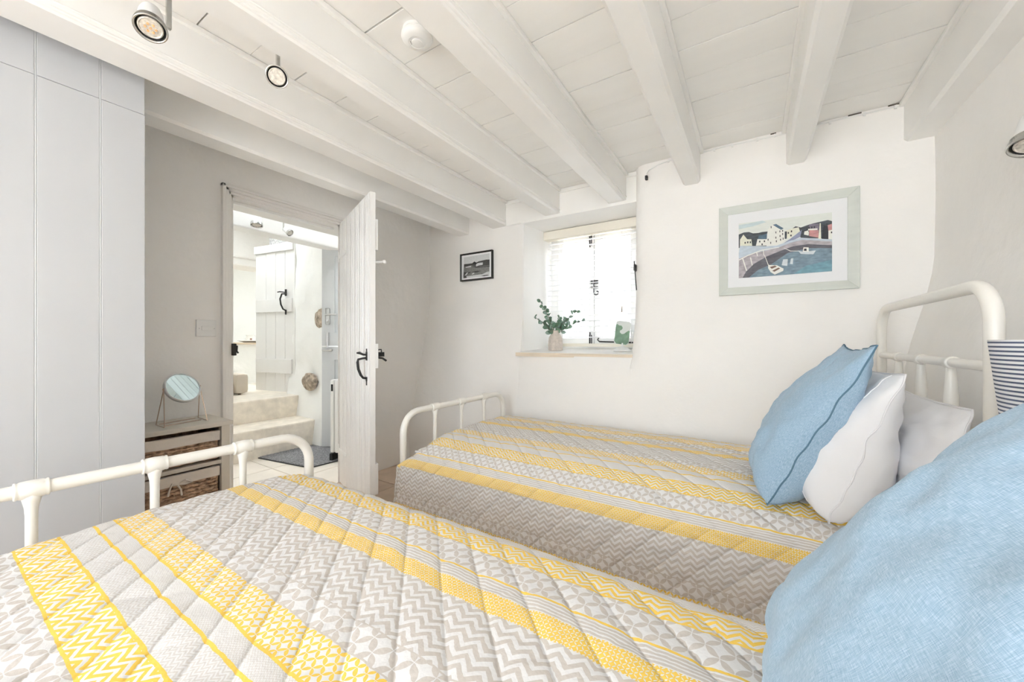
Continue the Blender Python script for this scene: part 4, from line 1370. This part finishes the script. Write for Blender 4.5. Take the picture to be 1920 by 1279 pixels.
sd_ = thing('smoke_detector', 'round white smoke detector on the ceiling boards', 'smoke detector', (-1.03, .985, CZ))
sm = Matrix.Translation((-1.03, .985, CZ)) @ Matrix.Rotation(pi, 4, 'X')
quick('base_ring', lambda b: lathe(b, [(0, 0), (.050, 0), (.050, .010), (.047, .012), (.047, .015), (0, .015)], 40, sm), M['plastic'], sd_, smooth=True)
quick('cover', lambda b: lathe(b, [(.0485, .014), (.0545, .017), (.056, .024), (.053, .032), (.044, .039), (.030, .042), (.029, .0405), (.0265, .0405), (0, .0405)], 40, sm), M['plastic'], sd_, smooth=True, label='domed cover with vents')
quick('button', lambda b: lathe(b, [(0, .040), (.019, .040), (.019, .0435), (.016, .045), (0, .0455)], 28, sm), M['plastic'], sd_, smooth=True)
quick('vent', lambda b: [lathe(b, [(.0015, .0400), (.0015, .0412)], 6, sm @ Matrix.Translation((.023 * cos(a), .023 * sin(a), 0))) for a in (2.4, 2.65, 2.9)], M['dark'], sd_)

# cable along the top of the far wall
cb = thing('wall_cable', 'thin white cable clipped along the top of the wall above the harbour picture', 'cable', (0, 2.49, CZ - .015))
cy = lambda x: far_y(x, CZ - .02) - .006
P = [(-.566, 2.475, Z(1.02)), (-.566, 2.47, Z(1.045)), (-.555, cy(-.5) - .004, Z(1.075)), (-.50, cy(-.5), Z(1.098))] + [(x, cy(x), CZ - .010 - .008 * noise.noise((x * 4, 0, 0)) - .006) for x in rng(-.44, .598, 22)]
quick('lead', lambda b: tube(b, P, .0035, 6), M['plastic'], cb, smooth=True)
for x in (-.44, -.19, -.10, .02, .10, .27, .33, .46, .57):
    quick('clip', lambda b: box(b, x - .005, x + .005, cy(x) - .004, cy(x) + .006, CZ - .024, CZ - .008, .001), M['plastic'], cb)
quick('plug', lambda b: box(b, -.573, -.558, 2.462, 2.485, Z(1.012), Z(1.036), .002), M['black_iron'], cb, label='small dark connector')
for x0, x1 in ((.08, .105), (.245, .275), (.40, .45), (.545, .59)):  # dark blocks coloured as the shade in gaps above the cable
    quick('gap_shadow', lambda b: box(b, x0, x1, cy(x0) + .001, cy(x0) + .008, CZ - .005, CZ - .0008), M['gap'], cb, label='dark block for the shade of a gap behind the cable')

# ================================================================== HALL BEYOND THE DOORWAY
bm = nb()
box(bm, -7.4, -2.85, -.3, -.1, -.1, 2.6)
tag(obj('wall_hall_near', bm, M['plaster_hall']), 'white plastered hall wall on the near side', 'wall', kind='structure')
bm = nb()
box(bm, -7.5, -7.3, -.3, 4.4, -.1, 2.6)
tag(obj('wall_hall_end', bm, M['plaster_hall']), 'bright white end wall of the room beyond the hall', 'wall', kind='structure')
bm = nb()
box(bm, -7.4, -4.3, 4.2, 4.4, -.1, 2.6)
box(bm, -4.4, -4.24, 2.75, 4.3, -.1, 2.6)
box(bm, -3.62, -2.80, 2.72, 2.9, 2.05, 2.6)
tag(obj('wall_hall_far', bm, M['plaster_hall']), 'white plastered outer wall of the hall over the stable door', 'wall', kind='structure')

# rough pier with two bare stones
bm = nb()


def pier_y(x, z):
    y = 2.262 - .10 * clamp((Z(-.25) - z) / .8) - .03 * clamp((z - Z(.3)) / .6) * 0
    y += .020 * noise.noise((x * 3.1, z * 2.3, 4.0)) + .010 * noise.noise((x * 8, z * 7, 2.0))
    for sx, sz, ra, rb in STN:
        q = ((x - sx) / (ra * 1.25)) ** 2 + ((z - sz) / (rb * 1.25)) ** 2
        if q < 1.6:
            y += .020 * exp(-q * 1.2)
    return y


def on_pier(u, v, y=2.25):
    t = (u - 960) / 715
    dx, dy = -.5344 + .8452 * t, .8452 + .5344 * t
    return dx * y / dy, Z((639.5 - v) / 715 * y / dy)


STN = [(-3.735, Z(.228), .14, .100), (-3.885, Z(-.42), .13, .088)]
slab(bm, lambda u, z: Vector((u, pier_y(u, z), z)), lambda u, z: Vector((u, 2.85, z)), rng(-4.34, -3.60, 34), rng(-.05, 2.6, 90))
pr_ = tag(obj('wall_hall_pier', bm, M['plaster_hall'], smooth='all'), 'uneven greenish white hall wall with two bare granite stones', 'wall', kind='structure')
for sx, sz, ra, rb in STN:
    bm = nb()
    bmesh.ops.create_icosphere(bm, subdivisions=4, radius=1.0)
    for v in bm.verts:
        n = 1 + .20 * noise.noise(v.co * 1.6 + Vector((sx * 7, 0, 0))) + .07 * noise.noise(v.co * 5)
        v.co = Vector((sx + v.co.x * ra * n, 2.262 - .06 * 0 + .012 + v.co.y * .042 * n - (.05 if sz < Z(-.2) else 0), sz + v.co.z * rb * n))
    obj('stone', bm, M['stone'], pr_, smooth='all')

bm = nb()                                       # far roof light, plus shafts added over hall and steps to brighten them
for x0, x1, y0, y1, z0, z1 in ((-3.34, -2.90, .55, 2.35, 2.25, 3.25), (-6.3, -5.5, 1.9, 4.0, 2.5, 3.74), (-4.98, -4.25, .85, 2.1, 2.5, 3.64)):
    box(bm, x0 - .06, x0, y0 - .06, y1 + .06, z0, z1)
    box(bm, x1, x1 + .06, y0 - .06, y1 + .06, z0, z1)
    box(bm, x0, x1, y0 - .06, y0, z0, z1)
    box(bm, x0, x1, y1, y1 + .06, z0, z1)
tag(obj('trim_9', bm, M['plaster_hall']), 'white lining of the far roof light and the light shafts added over the hall', 'roof light', kind='structure')
hc = tag(quick('ceiling_hall', lambda b: (box(b, -4.05, -3.34, -.3, 3.0, 2.25, 2.62), box(b, -3.34, -2.85, -.3, .55, 2.25, 2.62), box(b, -3.34, -2.85, 2.35, 3.0, 2.25, 2.62), box(b, -2.90, -2.80, -.3, 3.0, 2.25, 2.62), box(b, -7.4, -6.3, -.3, 4.4, 2.5, 2.62), box(b, -6.3, -5.5, -.3, 1.9, 2.5, 2.62), box(b, -6.3, -5.5, 4.0, 4.4, 2.5, 2.62), box(b, -5.5, -4.98, -.3, 4.4, 2.5, 2.62), box(b, -4.98, -4.25, -.3, .85, 2.5, 2.62), box(b, -4.98, -4.25, 2.1, 4.4, 2.5, 2.62), box(b, -4.25, -4.05, -.3, 4.4, 2.5, 2.62)), M['beam']),
         'white hall ceiling with a roof window and added light shafts', 'ceiling', kind='structure')
hb_ = tag(quick('ceiling_beam', lambda b: box(b, -3.52, -3.36, -.1, 2.74, Z(.885), 2.26, .012), M['beam']), 'white beam across the hall beyond the doorway', 'beam', kind='structure')
hb2 = tag(quick('ceiling_beam', lambda b: (box(b, -5.75, -5.30, 1.2, 2.52, Z(1.02), 2.51, .02), box(b, -5.72, -5.33, 1.2, 2.50, Z(.93), Z(1.03), .02)), M['plaster']), 'cream boxed beam in the bright room beyond', 'beam', kind='structure')
spot('white spotlight hanging under the hall beam, left one', (-3.30, 1.475, 2.252), (-3.285, 1.455, Z(.905)), (.15, -.1, -.98), .040, 'hall spotlights')
spot('small chrome spotlight hanging under the hall beam, right one', (-3.30, 1.665, 2.252), (-3.262, 1.70, Z(.900)), (.75, .35, -.55), .028, 'hall spotlights')
lt = tag(quick('trim_7', lambda b: box(b, -4.9, -4.30, 2.30, 2.55, Z(1.085), 2.55, .02), M['grey_stone']), 'rough grey granite lintel above the ledged door', 'lintel', kind='structure')
quick('lintel_board', lambda b: box(b, -4.9, -4.26, 2.27, 2.32, Z(1.06), Z(1.12), .006), M['white_wood'], lt)

# steps and upper floor
st = thing('trim_8', 'two cream veined stone steps rising to the upper room', 'steps', (-4.2, 1.6, 0), kind='structure')
quick('step', lambda b: box(b, -4.13, -3.735, -.1, 2.24, -.02, Z(-.79), .014), M['marble'], st)
quick('step', lambda b: box(b, -4.6, -4.105, -.1, 2.30, -.02, Z(-.578), .014), M['marble'], st)
quick('upper_floor', lambda b: box(b, -7.35, -4.55, -.1, 4.25, Z(-.72), Z(-.582)), M['marble'], st)

# ledged door standing open on the upper floor
E0, E1 = Vector((-4.255, 2.270, 0)), Vector((-4.885, 2.165, 0))
ld = thing('door_2', 'white ledged plank door with black pull, standing on the upper step', 'door', (E0.x, E0.y, Z(-.57)), kind='structure')
lw = (E1 - E0).length
LM = Matrix.Translation((E0.x, E0.y, 0)) @ Matrix.Rotation(math.atan2(E1.y - E0.y, E1.x - E0.x), 4, 'Z')


def lpart(name, fn, material, par=ld, **k):
    bm = nb()
    fn(bm)
    bm.transform(LM)
    return obj(name, bm, material, par, **k)


Lz0, Lz1 = Z(-.566), Z(1.085)
lb4 = [0, .145, .30, .46, lw]
for a, c in zip(lb4, lb4[1:]):
    lpart('board', lambda b: box(b, a + .002, c - .002, -.012, .012, Lz0, Lz1 - .02, .004), M['white_wood'])
lpart('ledge', lambda b: box(b, .02, lw - .03, .012, .034, Z(-.36), Z(-.20), .006), M['white_wood'])
lpart('ledge', lambda b: box(b, .02, lw - .03, .012, .034, Z(.325), Z(.47), .006), M['white_wood'])
lpart('ledge', lambda b: box(b, .00, lw, .012, .034, Z(1.00), Z(1.085), .006), M['white_wood'])
lpart('pull', lambda b: (tube(b, [(.10, .036, Z(.52)), (.11, .075, Z(.515)), (.125, .085, Z(.46)), (.12, .08, Z(.40)), (.105, .066, Z(.35)), (.10, .036, Z(.335))], .0085, 8),
                         tube(b, [(.10, .03, Z(.535)), (.14, .08, Z(.54)), (.16, .09, Z(.535))], .006, 6), box(b, .085, .115, .034, .040, Z(.495), Z(.57), .003), box(b, .088, .112, .034, .040, Z(.29), Z(.345), .003)), M['black_iron'], smooth=True, label='black iron pull')
lpart('hinge_edge', lambda b: box(b, -.02, .0, -.02, .02, Lz0, Lz1, .004), M['white_wood'])
lpart('latch', lambda b: (tube(b, [(-.02, .0, Z(.555)), (-.065, .02, Z(.555))], .008, 8), tube(b, [(-.02, .0, Z(.50)), (-.035, .01, Z(.50))], .006, 8)), M['black_iron'], label='black latch end')

# grey stable door, ajar
S0, S1 = Vector((-3.552, 2.150, 0)), Vector((-2.90, 2.562, 0))
sdr = thing('door_3', 'pale grey stable door in two leaves, standing ajar in the hall', 'door', (S0.x, S0.y, 0), kind='structure')
SM = Matrix.Translation((S0.x, S0.y, 0)) @ Matrix.Rotation(math.atan2(S1.y - S0.y, S1.x - S0.x), 4, 'Z')
sw_ = (S1 - S0).length


def spart(name, fn, material, par=sdr, **k):
    bm = nb()
    fn(bm)
    bm.transform(SM)
    return obj(name, bm, material, par, **k)


for z0, z1 in ((.02, Z(-.055)), (Z(-.048), Z(.955))):
    lf_ = spart('leaf', lambda b: (box(b, 0, .125, 0, .045, z0, z1, .003), box(b, sw_ - .11, sw_, 0, .045, z0, z1, .003), box(b, .12, sw_ - .1, 0, .045, z0, z0 + .13, .003), box(b, .12, sw_ - .1, 0, .045, z1 - .13, z1, .003)), M['grey_door'])
    spart('panel', lambda b: box(b, .12, sw_ - .1, .014, .030, z0 + .12, z1 - .12, .002), M['grey_door'], lf_)
spart('lock_plate', lambda b: (box(b, .038, .080, -.008, 0, Z(.16), Z(.32), .012), tube(b, [(.060, -.008, Z(.255)), (.060, -.045, Z(.255)), (.17, -.048, Z(.255))], .009, 8), lathe(b, [(.012, 0), (.012, .006), (.008, .010), (0, .010)], 12, aim((.059, -.008, Z(.195)), (0, -1, 0)))), M['steel'], smooth=True, label='steel lever lock')
spart('bolt', lambda b: (box(b, .046, .074, -.006, 0, Z(-.04), Z(.085), .003), tube(b, [(.060, -.012, Z(-.06)), (.060, -.012, Z(.08))], .007, 8), tube(b, [(.01, -.012, Z(-.088)), (.11, -.012, Z(-.088))], .010, 8), box(b, .02, .10, -.006, 0, Z(-.105), Z(-.07), .003)), M['steel'], smooth=True, label='steel bolt across the split')

# mat, heater
mt = thing('doormat', 'grey pile doormat on the hall floor', 'mat', (-3.4, 1.97, 0))
bm = nb()
nu, nv = 74, 66
PX = [(-3.765, 1.665), (-3.085, 1.765), (-3.02, 2.42), (-3.72, 2.34)]
V = []
for i in range(nu + 1):
    row = []
    for j in range(nv + 1):
        a, c = i / nu, j / nv
        p = Vector(PX[0]).lerp(Vector(PX[1]), a).lerp(Vector(PX[3]).lerp(Vector(PX[2]), a), c)
        h = .014 + .005 * noise.noise((p.x * 60, p.y * 60, 0)) if 0 < i < nu and 0 < j < nv else .004
        row.append(bm.verts.new((p.x, p.y, h)))
    V.append(row)
for i in range(nu):
    for j in range(nv):
        bm.faces.new((V[i][j], V[i + 1][j], V[i + 1][j + 1], V[i][j + 1]))
obj('pile', bm, M['rug'], mt)
quick('backing', lambda b: tube(b, [(p[0], p[1], .005) for p in PX + PX[:1]], .005, 6), M['dark'], mt)

ht = thing('heater', 'white rounded oil heater half hidden behind the open door', 'heater', (-2.98, 2.05, 0))
HM = Matrix.Translation((-3.125, 1.965, .012)) @ Matrix.Rotation(radians(20), 4, 'Z')
for k in range(4):
    bm = nb()
    box(bm, .045 * k, .045 * k + .036, 0, .17, .06, .70, .016)
    bm.transform(HM)
    obj('fin', bm, M['plastic'], ht, smooth=True)
bm = nb()
box(bm, .0, .17, .05, .12, .10, .62)
bm.transform(HM)
obj('core', bm, M['plastic'], ht)
bm = nb()
box(bm, .012, .030, -.0015, .004, .60, .66, .001)
bm.transform(HM)
obj('grip_slot', bm, M['dark'], ht)
for x in (.01, .14):
    bm = nb()
    box(bm, x, x + .03, -.02, .19, .0, .062, .006)
    bm.transform(HM)
    obj('foot', bm, M['dark'], ht)

# far room: low shelf, plate, cup, tub chair
lo = thing('low_shelf_wall', 'white low wall with a pale wooden shelf in the bright room beyond', 'shelf', (-6.0, 2.6, Z(-.582)))
quick('body', lambda b: box(b, -6.4, -5.80, 1.5, 3.4, Z(-.582), Z(-.045)), M['plaster_hall'], lo)
quick('shelf_top', lambda b: box(b, -6.42, -5.76, 1.5, 3.42, Z(-.045), Z(-.020), .004), M['counter_wood'], lo)
pl = thing('plate', 'white plate on the pale wooden shelf', 'plate', (-5.93, 2.545, Z(-.0195)))
quick('dish', lambda b: lathe(b, [(0, 0), (.07, 0), (.11, .012), (.15, .022), (.148, .025), (.10, .016), (0, .008)], 32, Matrix.Translation((-5.93, 2.545, Z(-.0195)))), M['china'], pl, smooth=True)
cu = thing('cup', 'white cup with a brown mark on the plate', 'cup', (-5.93, 2.55, Z(-.010)))
quick('bowl', lambda b: lathe(b, [(0, 0), (.045, 0), (.058, .02), (.060, .05), (.050, .075), (.055, .092), (.051, .092), (.046, .075), (.05, .05), (0, .01)], 24, Matrix.Translation((-5.93, 2.55, Z(-.010)))), M['china'], cu, smooth=True)
quick('painted_mark', lambda b: lathe(b, [(0, 0), (.014, 0), (.014, .003), (0, .004)], 10, aim((-5.8735, 2.530, Z(.026)), (1, -.4, 0))), M['china_mark'], cu)
quick('handle', lambda b: tube(b, [(-5.93 + .02, 2.55 + .055, Z(.06)), (-5.93 + .025, 2.55 + .085, Z(.055)), (-5.93 + .025, 2.55 + .085, Z(.025)), (-5.93 + .02, 2.55 + .055, Z(.018))], .006, 6), M['china'], cu, smooth=True)
ac = thing('tub_chair', 'beige upholstered low chair at the left of the upper step', 'chair', (-4.86, 1.80, Z(-.582)))
quick('seat', lambda b: box(b, -5.2, -4.68, 1.45, 1.86, Z(-.56), Z(-.44), .04), M['upholstery'], ac, smooth=True)
quick('arm', lambda b: box(b, -5.2, -4.66, 1.862, 1.99, Z(-.57), Z(-.355), .04), M['upholstery'], ac, smooth=True)
quick('arm', lambda b: box(b, -5.2, -4.66, 1.32, 1.44, Z(-.57), Z(-.34), .04), M['upholstery'], ac, smooth=True)
quick('back', lambda b: box(b, -5.34, -5.19, 1.32, 1.99, Z(-.57), Z(-.20), .05), M['upholstery'], ac, smooth=True)
for x in (-5.25, -4.72):
    for y in (1.40, 1.92):
        quick('leg', lambda b: lathe(b, [(.012, Z(-.582)), (.018, Z(-.55))], 10, Matrix.Translation((x, y, 0))), M['stem'], ac)

# house block added across the lane to dim the sky behind the blind
nh = thing('added_lane_house', 'grey house block added across the lane to dim the small window view', 'house', (-2, 7.5, -.4))
quick('wall', lambda b: box(b, -9, 6, 6.2, 9, -.4, 4.6), M['added_lane_wall'], nh)
bm = nb()
f_ = [bm.verts.new((-9.2, y, z)) for y, z in ((6.0, 4.55), (9.2, 4.55), (7.6, 6.0))]
g_ = [bm.verts.new((6.2, v.co.y, v.co.z)) for v in f_]
ring_faces(bm, [f_, g_])
obj('roof', bm, M['stone'], nh)
for x in (-4.2, -1.9, .6):
    fr_ = quick('window', lambda b: box(b, x, x + .8, 6.17, 6.21, 1.0, 2.1), M['white_wood'], nh)
    quick('pane', lambda b: box(b, x + .06, x + .74, 6.16, 6.172, 1.06, 2.04), M['grey_stone'], fr_)

# ground outside
tag(quick('ground_outside', lambda b: box(b, -30, 30, -30, 30, -.6, -.4), M['ground']), 'pale gravel ground outside the cottage', 'ground', kind='structure')
